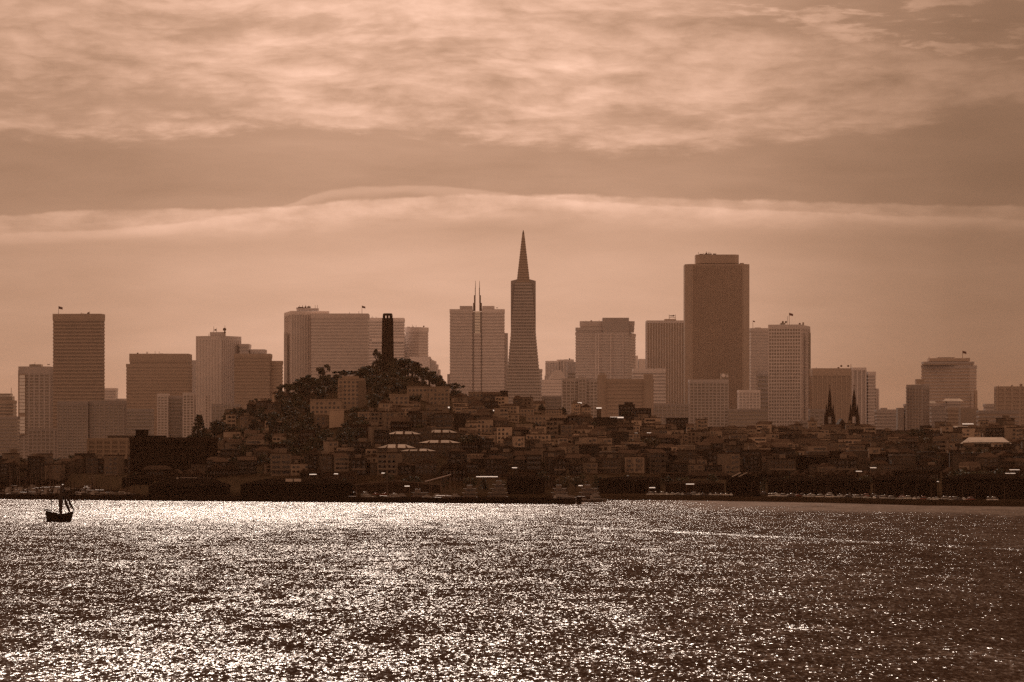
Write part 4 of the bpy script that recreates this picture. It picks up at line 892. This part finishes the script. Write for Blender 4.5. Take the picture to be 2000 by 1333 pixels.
while x < 2030:
    w_ = wr.uniform(34, 95); D = wr.uniform(2300, 2400) if x > 240 else wr.uniform(2600, 2680)
    h = wr.uniform(7, 15) if x > 240 else wr.uniform(8, 12); zt = 2.8+h; yt = HOR+F*(EYE-zt)/D
    c = wr.choice((0, 1, 1, 2))
    rt = wr.choice(('flat', 'flat', 'saw', 'hip'))
    zb = 2.5; root = thing('waterfront_building', None, 'building', (ex(x+w_/2, D), D, zb), 'low dark buildings along the waterfront')
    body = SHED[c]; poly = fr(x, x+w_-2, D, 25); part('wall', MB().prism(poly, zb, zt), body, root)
    wn = MB(); win_grid(wn, poly[0][0]+1, poly[1][0]-1, zb+1, zt-.8, max(3, int(w_/7)), max(1, int(h/4)), D, wr, .5, .45); part('window', wn, WIN, root, None, True)
    if rt == 'hip': hip(root, x, x+w_-2, yt, yt-8, D, 25, SHED[min(2, c+1)], .2)
    elif rt == 'flat': part('parapet', MB().prism(inset(poly, .3), zt, zt+.8), SHED[min(2, c+1)], root)
    else:
        nn = 3; mb = MB(); a, b = poly[0][0], poly[1][0]
        for q in range(nn): mb.prism([(0, 0), (1, 0), (1, 1)], 0, 0) if False else None
        for q in range(nn):
            xa, xb = a+(b-a)*q/nn, a+(b-a)*(q+1)/nn; k0 = len(mb.v)
            mb.v += [(xa, D, zt), (xb, D, zt), ((xa+xb)/2, D, zt+3), (xa, D+25, zt), (xb, D+25, zt), ((xa+xb)/2, D+25, zt+3)]
            mb.f += [(k0, k0+1, k0+2), (k0+5, k0+4, k0+3), (k0, k0+2, k0+5, k0+3), (k0+1, k0+4, k0+5, k0+2)]
        part('gable_roof', mb, SHED[min(2, c+1)], root)
    AUTO.append((root, {0: 'black', 1: 'dark', 2: 'rusty-dark'}[c]+' '+{'flat': 'flat-roofed', 'saw': 'saw-roofed', 'hip': 'hip-roofed'}[rt]+' waterfront building', 'along the shore, below '+where(x+w_/2), x+w_/2))
    x += w_; i += 1
# second line, between the street and the hill
x = 430
while x < 2020:
    w_ = wr.uniform(30, 70); D = wr.uniform(2430, 2540); h = wr.uniform(8, 14); px = x+w_/2; zb = ter_z(px, D)-3; zt = zb+3+h; c = wr.choice((0, 1, 2, 3))
    root = thing('block_of_flats', None, 'building', (ex(px, D), D, zb), 'plain blocks at the foot of the hill')
    bm = [SHED[1], SHED[2], STUC[4], STUC[3]][c]; poly = fr(x, x+w_-3, D, 18); part('wall', MB().prism(poly, zb, zt), bm, root)
    wn = MB(); win_grid(wn, poly[0][0]+.6, poly[1][0]-.6, zb+3.4, zt-.6, max(3, int(w_/5)), max(2, int(h/3.3)), D, wr, .5, .45); part('window', wn, WIN, root, None, True)
    part('parapet', MB().prism(inset(poly, .3), zt, zt+.7), bm, root)
    AUTO.append((root, ['black', 'rust-dark', 'umber', 'brown'][c]+' flat-roofed block', 'behind shore row, below '+where(px), px)); x += w_

def shed(label, x0, x1, yt, D, dep=60, kind='gable', m=0, ridge=8, panels=()):
    zb = 2.3; root = thing('pier_shed', label, 'shed', (ex((x0+x1)/2, D), D, zb)); poly = fr(x0, x1, D, dep); zt = zz(yt, D)-0.0
    part('wall', MB().prism(poly, zb, zt), SHED[m], root)
    a, b = poly[0][0]-.6, poly[1][0]+.6; mb = MB()
    if kind == 'gable':
        h = ridge*D/F; c = (a+b)/2
        mb.v = [(a, D-.6, zt), (b, D-.6, zt), (c, D-.6, zt+h), (a, D+dep, zt), (b, D+dep, zt), (c, D+dep, zt+h)]; mb.f = [(0, 1, 2), (5, 4, 3), (0, 2, 5, 3), (1, 4, 5, 2), (0, 3, 4, 1)]
    else:
        h = ridge*D/F; w_ = min((b-a)*.25, 14); mb.v = [(a, D-.6, zt), (b, D-.6, zt), (b, D+dep, zt), (a, D+dep, zt), (a+w_, D+dep*.4, zt+h), (b-w_, D+dep*.4, zt+h)]; mb.f = [(0, 1, 5, 4), (1, 2, 5), (2, 3, 4, 5), (3, 0, 4), (3, 2, 1, 0)]
    part('roof', mb, SHED[m], root)
    return root
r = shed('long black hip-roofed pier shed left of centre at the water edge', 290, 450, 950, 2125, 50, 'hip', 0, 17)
hb = [(345, 349, 944, 933), (352, 385, 934.6, 933), (386, 412, 935, 933.8)]
for i, (a, b, y0, y1) in enumerate(hb):
    Dd = 2126 if i else 2124; part('bright_roof_edge', MB().box(ex(a, Dd+19), ex(b, Dd+19), Dd+17, Dd+18, zz(y0, Dd+18), zz(y1, Dd+18)), ROOFW, r)
r = shed('long black gabled pier shed with two bright skylights', 470, 690, 946, 2080, 50, 'hip', 0, 10)
for a in (558, 574): part('skylight', MB().prism([(ex(a, 2079), 2074), (ex(a+14.5, 2079), 2074), (ex(a+16, 2079), 2079), (ex(a+1.5, 2079), 2079)], zz(941.5, 2078), zz(941.3, 2078), [(ex(a, 2079), 2079.2), (ex(a+14.5, 2079), 2079.2), (ex(a+16, 2079), 2083.5), (ex(a+1.5, 2079), 2083.5)]) if False else MB().box(ex(a, 2079), ex(a+14, 2079), 2078, 2079, zz(941, 2079), zz(935.5, 2079)), ROOFW, r)
shed('low rust-dark shed with shallow gable right of the skylight shed', 690, 860, 948, 2190, 50, 'gable', 2, 8)
shed('black block-like shed between the two moored ferries', 990, 1064, 935, 2150, 40, 'hip', 0, 4)
shed('long black shed right of the moored boats', 1170, 1290, 938, 2180, 40, 'hip', 0, 6)
r = shed('black gabled shed with two bright slanting roof strips at right', 1418, 1484, 935, 2080, 40, 'gable', 0, 11)
for a in (1430, 1442.5):
    p0 = Vector((ex(a, 2078), 2078.6, zz(931.5, 2078))); p1 = Vector((ex(a+17, 2078), 2078.6, zz(923.5, 2078)))
    part('bright_roof_strip', MB().bar(p0, p1, .35, 6), ROOFW, r)
shed('very long low dark shed behind the parked cars, right of centre', 1300, 1415, 945, 2150, 30, 'hip', 1, 5)
shed('long dark waterside hall under the church spires', 1500, 1700, 940, 2120, 40, 'hip', 0, 8)
r = lowb('warehouse', 'wide flat-roofed black hall with overhanging roof below the window-grid tower', 1525, 1655, 893, 2450, SHED[0], SHED[1], None, zb=4)
part('roof', MB().box(ex(1519, 2447), ex(1658, 2447), 2446, 2470, zz(893, 2448)+.6, zz(891, 2448)+.6), SHED[2], r)
shed('long dark waterside hall below the gap right of the spires', 1705, 1830, 938, 2060, 40, 'hip', 0, 7)
shed('long black waterside hall at the right picture edge', 1840, 2010, 935, 1980, 40, 'hip', 0, 9)

shed('low dark quay shed behind the left marina, at the picture edge', -30, 118, 938, 2556, 30, 'hip', 1, 6)
shed('low dark quay shed behind the left marina, second from the edge', 124, 236, 935, 2545, 30, 'gable', 1, 6)
shed('small dark quay shed between marina and the long black pier shed', 238, 300, 935, 2330, 30, 'hip', 0, 6)
for k in range(46):
    px = 4+k*6.1+wr.uniform(-2, 2); D = wr.choice((2170, 2230, 2302, 2404, 2470)); h = wr.uniform(5, 9)
    o = MB().cyl(ex(px, D), D, .22, -2, h, 6).obj('dock_pile', BLACK); tag(o, None, 'pile', 'tall piles in the left marina'); AUTO.append((o, 'tall black dock pile', 'in left marina, below '+where(px), px))
# breakwater
def strip(name, pts, w_, z0, z1, m):
    mb = MB(); k = 0
    for (x, y) in pts: mb.v += [(x, y, z0), (x, y, z1), (x, y+w_, z1), (x, y+w_, z0)]
    for i in range(len(pts)-1):
        a = i*4; b = a+4
        for q in range(4): mb.f.append((a+q, b+q, b+(q+1) % 4, a+(q+1) % 4))
    n = 4*(len(pts)-1); mb.f += [(3, 2, 1, 0), (n, n+1, n+2, n+3)]
    return mb.obj(name, m)
pts = [(ex(px, D), D) for px, D in ((-60, 2140), (0, 2128), (200, 2090), (400, 2055), (700, 2010), (1000, 1975), (1124, 1958))]
o = strip('breakwater', pts, 5, -2, 3.0, BLACK); tag(o, 'long low black breakwater wall along the front of the harbour', 'breakwater')
for px, D in ((1128, 1957), (1131.5, 1957), (1134, 1957)):
    o = MB().cyl(ex(px, D), D, .55, -2, 4.2 if px != 1131.5 else 3.4, 8).obj('mooring_pile', BLACK); tag(o, None, 'pile', 'piles off the breakwater end'); AUTO.append((o, 'black mooring pile', 'off the right end of the breakwater', px))
# piers behind
for k, (a, b, Da, w_) in enumerate(((140, 640, 2140, 12), (880, 1120, 2035, 10), (1150, 1175, 2080, 8), (0, 240, 2300, 4), (10, 230, 2400, 4))):
    o = MB().box(ex(a, Da), ex(b, Da), Da, Da+w_, 1.0, 2.2).obj('pier', BLACK)
    tag(o, ('long dark pier deck under the left pier sheds', 'dark pier deck under the moored ferries', 'short dark pier deck right of the breakwater end', 'nearer thin floating dock in the left marina', 'farther thin floating dock in the left marina')[k], 'pier')
    for j in range(int((b-a)/12)):
        X = ex(a+6+j*12, Da); pl = MB().cyl(X, Da+.4, .3, -2, .98, 6).obj('pile', BLACK, o)

# schooner
def schooner():
    D = 1537; root = thing('sailing_ship', 'black two-masted sailing ship with furled sails on the glittering water', 'ship', (ex(116, D), D, 0), None, math.radians(38))
    L, Bm = 12.2, 3.4; st = []; n = 12; mb = MB()
    for i in range(n+1):
        t_ = i/n; x = -L/2+L*t_; hb_ = Bm/2*(1-abs(2*t_-.9)**2.6*.9) if t_ > .45 else Bm/2*(1-(.9-2*t_)**3*.38)
        hb_ = max(.08, hb_); sheer = 3.0+1.3*(2*t_-.9)**2+(.5 if t_ < .22 else 0); fo = x+(1.0 if t_ > .9 else 0)
        mb.v += [(x*.93 if t_ > .5 else x, 0, -.7), (x*.96, -hb_*.75, .2), (fo, -hb_, sheer), (fo, hb_, sheer), (x*.96, hb_*.75, .2)]
    for i in range(n):
        a = i*5; b = a+5
        for q in range(5): mb.f.append((a+q, b+q, b+(q+1) % 5, a+(q+1) % 5))
    mb.f += [(4, 3, 2, 1, 0), tuple(n*5+i for i in range(5))]
    hull = mb.obj('hull', BLACK, root)
    MB().box(-L/2-.1, -2.0, -1.5, 1.5, 3.0, 3.9).obj('stern_cabin', BLACK, root)
    MB().box(-1.2, 1.6, -.9, .9, 2.4, 3.3).obj('deckhouse', BLACK, root)
    MB().bar((L/2-.6, 0, 3.4), (L/2+4.0, 0, 4.9), .14, 6, .08).obj('bowsprit', BLACK, root)
    for x, h, rr in ((-3.8, 16.5, .17), (1.3, 19.5, .22)):
        m_ = MB().bar((x, 0, 2), (x-.3, 0, h), rr, 7, .07).obj('mast', BLACK, root)
        MB().bar((x, 0, 4.2), (x-4.2, 0, 4.9), .1, 6).obj('boom', BLACK, m_)
        if x > 0:
            MB().bar((x-.2, -3.2, 13.6), (x-.2, 3.2, 13.6), .1, 6).obj('yard', BLACK, m_)
            MB().bar((x-.2, -2.4, 16.4), (x-.2, 2.4, 16.4), .09, 6).obj('yard', BLACK, m_)
            sl_ = MB().bar((x-.6, 0, 3.4), (x-.5, .1, 9), .62, 7, 1.0); sl_.bar((x-.5, .1, 9), (x-.4, 0, 15.2), 1.0, 7, .4); sl_.obj('furled_sail', SAIL, m_)
            s2_ = MB().bar((x-.2, -3, 13.7), (x-.2, 0, 14.0), .28, 6, .4); s2_.bar((x-.2, 0, 14), (x-.2, 3, 13.7), .4, 6, .28); s2_.obj('furled_sail', SAIL, m_)
        else:
            MB().bar((x-.2, 0, 4.9), (x-4.0, 0, 5.4), .25, 6, .18).obj('furled_sail', SAIL, m_)
        sh = MB()
        for s_ in (-1, 1):
            for dx in (-.9, 0, .9): sh.bar((x+dx, s_*1.6, 2.8), (x-.2, s_*.1, h*.72), .035, 4)
        sh.obj('shrouds_rope', BLACK, m_)
    for (x, z), (x2, z2), w_ in (((5.2, 4.2), (1.5, 13), .5), ((7.4, 4.4), (1.4, 15.6), .42)):
        q = MB(); p = [Vector((x+(x2-x)*k/4, .25*math.sin(k), z+(z2-z)*k/4-.35*math.sin(k*.785))) for k in range(5)]
        for k in range(4): q.bar(p[k], p[k+1], w_*(.6 if k in (0,) else 1.25)*(1 if k < 3 else .6), 6, w_*(1.25 if k < 2 else .5))
        q.obj('hanging_jib', SAIL, root)
    rg = MB(); rg.bar((L/2+4, 0, 4.9), (1.1, 0, 19), .035, 4); rg.bar((-L/2, 0, 4.4), (-4.1, 0, 16), .035, 4); rg.bar((-4.1, 0, 16), (1.1, 0, 17), .035, 4); rg.obj('stay_rope', BLACK, root)
    rl = MB()
    for k in range(9): x = -L/2+.2+k*.55; rl.box(x, x+.06, -1.66, -1.6, 3.4, 4.3)
    rl.box(-L/2, -1.9, -1.67, -1.6, 4.25, 4.33); rl.obj('stern_rail', BLACK, root)
    for k in range(4): MB().bar((-4.5+k*1.1, -.3, 3.9 if k < 2 else 2.6), (-4.5+k*1.1, -.3, 5.3 if k < 2 else 4.2), .22, 6, .14).obj('crew_figure', BLACK, root) if False else None
schooner()

# marina boats
def boat_kit(sail):
    L = 9.5; mb = MB(); n = 8
    for i in range(n+1):
        t_ = i/n; hb_ = max(.06, 1.45*(1-max(0, (t_-.35)/.65)**2.2)*(1 if t_ > .1 else .9)); x = -L/2+L*t_; z = 1.1+.35*t_
        mb.v += [(x*.95, 0, -.3), (x, -hb_, z), (x, hb_, z)]
    for i in range(n):
        a = i*3; b = a+3
        for q in range(3): mb.f.append((a+q, b+q, b+(q+1) % 3, a+(q+1) % 3))
    mb.f += [(2, 1, 0), (n*3, n*3+1, n*3+2)]
    k = {'hull': mb.mesh('hull', HULLW)}
    if sail:
        k['cabin'] = MB().prism([(-1.5, -.8), (2, -.5), (2, .5), (-1.5, .8)], 1.2, 1.9, [(-1.4, -.6), (1.4, -.35), (1.4, .35), (-1.4, .6)]).mesh('cabin', HULLW)
        k['mast'] = MB().bar((.8, 0, 1), (.8, 0, 14.5), .13, 5, .08).bar((.8, 0, 2.8), (-3.4, 0, 2.9), .2, 5).bar((.8, -.9, 9), (.8, .9, 9), .05, 4).mesh('mast', METAL)
    else:
        k['cabin'] = MB().prism([(-3.2, -1.2), (1.6, -1.0), (1.6, 1.0), (-3.2, 1.2)], 1.2, 3.0, [(-3, -1.05), (.5, -.85), (.5, .85), (-3, 1.05)]).mesh('cabin', HULLW)
        k['cabin_window'] = MB().prism([(-2.6, -1.22), (1.3, -1.05), (1.3, 1.05), (-2.6, 1.22)], 1.9, 2.5).mesh('cabin_window', WIN)
        k['flybridge'] = MB().box(-2.4, -.2, -.8, .8, 3.0, 3.7).mesh('flybridge', HULLW)
    return k
BK = [boat_kit(True), boat_kit(False)]
br = random.Random(4)
def boat(px, D, kind, rz, s=1.0, place=''):
    o = thing('sailboat' if kind == 0 else 'motorboat', None, 'boat', (ex(px, D), D, 0.05), 'boats moored in the marina', rz); o.scale = (s,)*3
    for n, me in BK[kind].items(): c = bpy.data.objects.new(n, me); C.objects.link(c); c.parent = o
    AUTO.append((o, ('bare-masted sailboat' if kind == 0 else 'cabin motorboat'), place+', below '+where(px), px))
for i in range(70):
    px = br.uniform(0, 285); row = br.choice((2180, 2240, 2292, 2312, 2392, 2412, 2480)); s = br.uniform(.8, 1.3)
    boat(px, row, 0 if br.random() < .62 else 1, br.uniform(-.4, .4)+br.choice((0, math.pi, 1.3)), s, 'in %s marina row' % ('nearest' if row < 2200 else 'second' if row < 2260 else 'middle' if row < 2320 else 'fourth' if row < 2420 else 'farthest'))
for i in range(26):
    px = br.uniform(690, 900) if i < 18 else br.uniform(1070, 1170); D = br.uniform(2010, 2035); boat(px, D if px < 1000 else 2020, 0 if br.random() < .3 else 1, br.uniform(-.5, .5), br.uniform(.9, 1.3), 'behind the breakwater')
def ferry(px, D, w_, h, label, rz=0):
    root = thing('ferry', label, 'ferry', (ex(px, D), D, 0), None, rz); L = w_*D/F; mb = MB(); n = 8
    for i in range(n+1):
        t_ = i/n; hb_ = max(.2, 3.4*(1-max(0, (t_-.6)/.4)**2)); x = L/2-L*t_; mb.v += [(x*.94, 0, -.5), (x, -hb_, 2.4+.5*t_*t_), (x, hb_, 2.4+.5*t_*t_)]
    for i in range(n):
        a = i*3; b = a+3
        for q in range(3): mb.f.append((a+q, b+q, b+(q+1) % 3, a+(q+1) % 3))
    mb.f += [(2, 1, 0), (n*3, n*3+1, n*3+2)]; mb.obj('hull', mat('ferry_hull', (.09, .045, .03), .4, .2, .5), root)
    FW = mat('ferry_white', (.13, .09, .065), .35, .2, .5)
    z = 2.5; a, b = -L*.38, L*.44
    for k in range(h):
        o = MB().box(a, b, -2.7+.2*k, 2.7-.2*k, z, z+2.2).obj('deck_cabin', FW, root)
        MB().box(a+.4, b-.4, -2.76+.2*k, 2.76-.2*k, z+.9, z+1.7).obj('window_band', WIN, o)
        MB().box(a-1, b+.6, -3, 3, z+2.2, z+2.35).obj('deck', HULLW, o)
        z += 2.36; a += L*.10; b -= L*.06
    MB().box(a, a+3.2, -1.5, 1.5, z, z+2).obj('wheelhouse', FW, root); MB().bar((a+2, 0, z+2), (a+2, 0, z+6), .12, 5).obj('mast', METAL, root)
    MB().bar((a+2, -1.2, z+4.6), (a+2, 1.2, z+4.6), .08, 4).obj('radar', METAL, root)
ferry(917, 2055, 30, 2, 'ferry moored left, with a flat pale upper deck')
ferry(972, 2060, 40, 3, 'tall excursion ferry with three decks beside the left one')
ferry(1092, 2062, 34, 2, 'small two-deck ferry behind the breakwater end')
ferry(1150, 2068, 42, 2, 'ferry with a tall mast at the short right pier')
ferry(820, 2062, 34, 1, 'low single-deck launch moored left of the ferries')

# cars
def car_kit(m, van=False):
    b = MB(); W_ = .88; pr = [(-2.2, .45), (-2.2, .95), (-1.9, 1.02), (1.0, 1.0), (2.1, .85), (2.2, .45)]
    for s_ in (-1, 1): b.v += [(x, s_*W_, z) for x, z in pr]
    n = len(pr)
    for i in range(n): j = (i+1) % n; b.f.append((i, j, n+j, n+i))
    b.f += [tuple(range(n-1, -1, -1)), tuple(n+i for i in range(n))]
    top = 1.5 if not van else 2.0; q = MB(); f0, f1 = (-1.7, 1.1) if not van else (-2.1, 1.7)
    q.prism([(f0, -.84), (f1, -.84), (f1, .84), (f0, .84)], 1.0, top-.08, [(f0+.45, -.66), (f1-.7, -.66), (f1-.7, .66), (f0+.45, .66)])
    rf = MB().ball(((f0+f1)/2-.12, 0, top-.12), (f1-f0)/2-.5, .7, .22, 12, 6)
    wh = MB()
    for x in (-1.35, 1.35):
        for s_ in (-1, 1): wh.bar((x, s_*.72, .33), (x, s_*.92, .33), .33, 10)
    rm_ = rf.mesh('roof', m)
    for p in rm_.polygons: p.use_smooth = True
    return {'body': b.mesh('body', m), 'cabin_glass': q.mesh('cabin_glass', WIN), 'roof': rm_, 'wheel': wh.mesh('wheel', TYRE)}
CK = [(c, v, car_kit(CARP[i], v)) for i, c in enumerate(('white', 'silver', 'dark', 'red')) for v in (False, True)]
cr = random.Random(14)
def car(px, D, place):
    c, v, K = cr.choices(CK, (4, 3, 4, 3, 2, 1, 1, 1))[0]; z = 2.64
    o = thing('parked_car' if not v else 'parked_van', None, 'van' if v else 'car', (ex(px, D), D, z), 'vehicles parked on the waterfront', cr.choice((0, 3.14, 1.57))+cr.uniform(-.3, .3))
    for n, me in K.items(): q = bpy.data.objects.new(n, me); C.objects.link(q); q.parent = o
    
    AUTO.append((o, '%s parked %s' % (c, 'van' if v else 'car'), place+', '+where(px), px))
    return o
for i in range(16): car(1272+i*10.5+cr.uniform(-3, 3), interp(SHORE, 1272+i*10.5)+cr.choice((8, 16)), 'at the quay edge')
for i in range(40): px = 1500+i*9.8+cr.uniform(-3, 3); car(px, interp(SHORE, px)+cr.choice((7, 15, 24)), 'at the quay edge')
for i in range(12): px = 1495+i*24+cr.uniform(-6, 6); car(px, interp(SHORE, px)+70, 'behind the quay')
for i in range(26): px = 1215+i*6.2+cr.uniform(-2, 2); D = 2425; o = car(px, D, 'at hill foot'); o.location.z = ter_z(px, D)+.3
for px in (690, 712, 735, 750, 768, 1895, 1930, 1937, 1942): car(px, interp(SHORE, px)+14, 'near the quay sheds')

for k, (x0, x1, y) in enumerate(((138, 153, 934.5), (206, 216, 932), (272, 290, 935), (120, 134, 947), (604, 618, 927), (652, 660, 926), (745, 752, 924.5), (790, 800, 950), (930, 972, 931.5), (1000, 1010, 914), (1130, 1138, 949), (1268, 1280, 953), (1340, 1356, 946), (1672, 1684, 921), (1700, 1712, 914), (1826, 1834, 941), (1962, 1984, 925), (1972, 1992, 918), (1870, 1880, 934), (1894, 1900, 929))):
    D = 2100 if y > 940 and x0 > 700 else 2285; zt = zz(y, D)
    if x0 < 300: D = 2545; zt = zz(y, D)
    o = thing('dock_canopy', None, 'canopy', (ex((x0+x1)/2, D), D, 2.3), 'thin bright canopies among the sheds'); a, b = ex(x0, D), ex(x1, D); mb = MB()
    mb.v = [(a, D, zt-.3), (b, D, zt-.3), (b, D+3, zt+.1), (a, D+3, zt+.1), (a, D, zt-.18), (b, D, zt-.18), (b, D+3, zt+.22), (a, D+3, zt+.22)]; mb.f = [(3, 2, 1, 0), (4, 5, 6, 7), (0, 1, 5, 4), (1, 2, 6, 5), (2, 3, 7, 6), (3, 0, 4, 7)]
    part('roof', mb, ROOFG, o)
    for X in (a+.2, b-.2):
        for Y in (D+.2, D+2.8): part('post', MB().bar((X, Y, 2.3), (X, Y, zt-.2), .09, 5), METAL, o)
    AUTO.append((o, 'thin bright dock canopy', 'on the docks, below '+where(x0), x0))
o = thing('gangway', 'thin pale gangway slanting up to the right, left of the ferries', 'gangway', (ex(832, 2100), 2100, 2.3))
for dy in (0, 1.2): part('rail', MB().bar((ex(830, 2100), 2100+dy, zz(941, 2100)), (ex(881, 2100), 2100+dy, zz(927, 2100)), .22, 5), CONC[4], o)
part('deck', MB().bar((ex(830, 2100), 2100.6, zz(942, 2100)), (ex(881, 2100), 2100.6, zz(928, 2100)), .5, 4), METAL, o)
for f in (.25, .6, .95): part('post', MB().bar((ex(830+51*f, 2100), 2100.6, 2), (ex(830+51*f, 2100), 2100.6, zz(942-14*f, 2100)), .15, 5), METAL, o)

# street lamps and shore trees
for i in range(26):
    px = 1240+i*29+cr.uniform(-5, 5); D = interp(SHORE, px)+30
    o = thing('street_lamp', None, 'lamp', (ex(px, D), D, 2.6), 'street lamps along the quay'); MB().bar((0, 0, 0), (0, 0, 8), .1, 6, .07).bar((0, 0, 8), (1.4, 0, 8.4), .07, 5).obj('pole', METAL, o); MB().box(1.2, 2.0, -.15, .15, 8.3, 8.45).obj('lamp_head', METAL, o)
    AUTO.append((o, 'thin street lamp', 'on the quay, below '+where(px), px))
for i in range(64):
    px = trr.uniform(150, 2000); s = interp(SHORE, px)
    D = trr.uniform(max(s+35, 2200), 2290) if px > 620 else trr.uniform(2330, 2440)
    if px < 430: D = trr.uniform(2570, 2640)
    tree(px, D, trr.uniform(7, 13), trr.choice(('round', 'round', 'ragged', 'conifer')), zb=2.6 if px > 430 else None)
for i in range(14): tree(trr.uniform(1850, 1960), trr.uniform(2040, 2100), trr.uniform(12, 19), 'round', zb=2.6)
for px in (350, 372, 390, 410, 432, 300, 320, 268): tree(px+trr.uniform(-5, 5), 2410, trr.uniform(10, 15), trr.choice(('round', 'conifer')), zb=2.8)
for px in range(-5, 245, 11): tree(px+trr.uniform(-4, 4), trr.uniform(2760, 2860), trr.uniform(6, 10), 'round')

# ------------------------------------------------------------------ labels that need an ordinal
ORD = ['first', 'second', 'third', 'fourth', 'fifth', 'sixth', 'seventh', 'eighth', 'ninth', 'tenth', 'eleventh', 'twelfth', 'thirteenth', 'fourteenth', 'fifteenth', 'sixteenth', 'seventeenth', 'eighteenth', 'nineteenth', 'twentieth']+['twenty-'+q for q in ('first', 'second', 'third', 'fourth', 'fifth', 'sixth', 'seventh', 'eighth', 'ninth')]+['thirtieth']
grp = {}
for a in AUTO: grp.setdefault((a[1], a[2]), []).append(a)
for (look, place), L in grp.items():
    L.sort(key=lambda a: a[3])
    for i, a in enumerate(L):
        if len(L) == 1: a[0]['label'] = '%s %s' % (look, place)
        elif len(L) == 2: a[0]['label'] = '%s one of two, %s %s' % (('left', 'right')[i], look, place)
        else: a[0]['label'] = '%s from left, %s %s' % (ORD[i] if i < len(ORD) else 'number %d' % (i+1), look, place)
print('houses', nh, 'objects', len(bpy.data.objects))
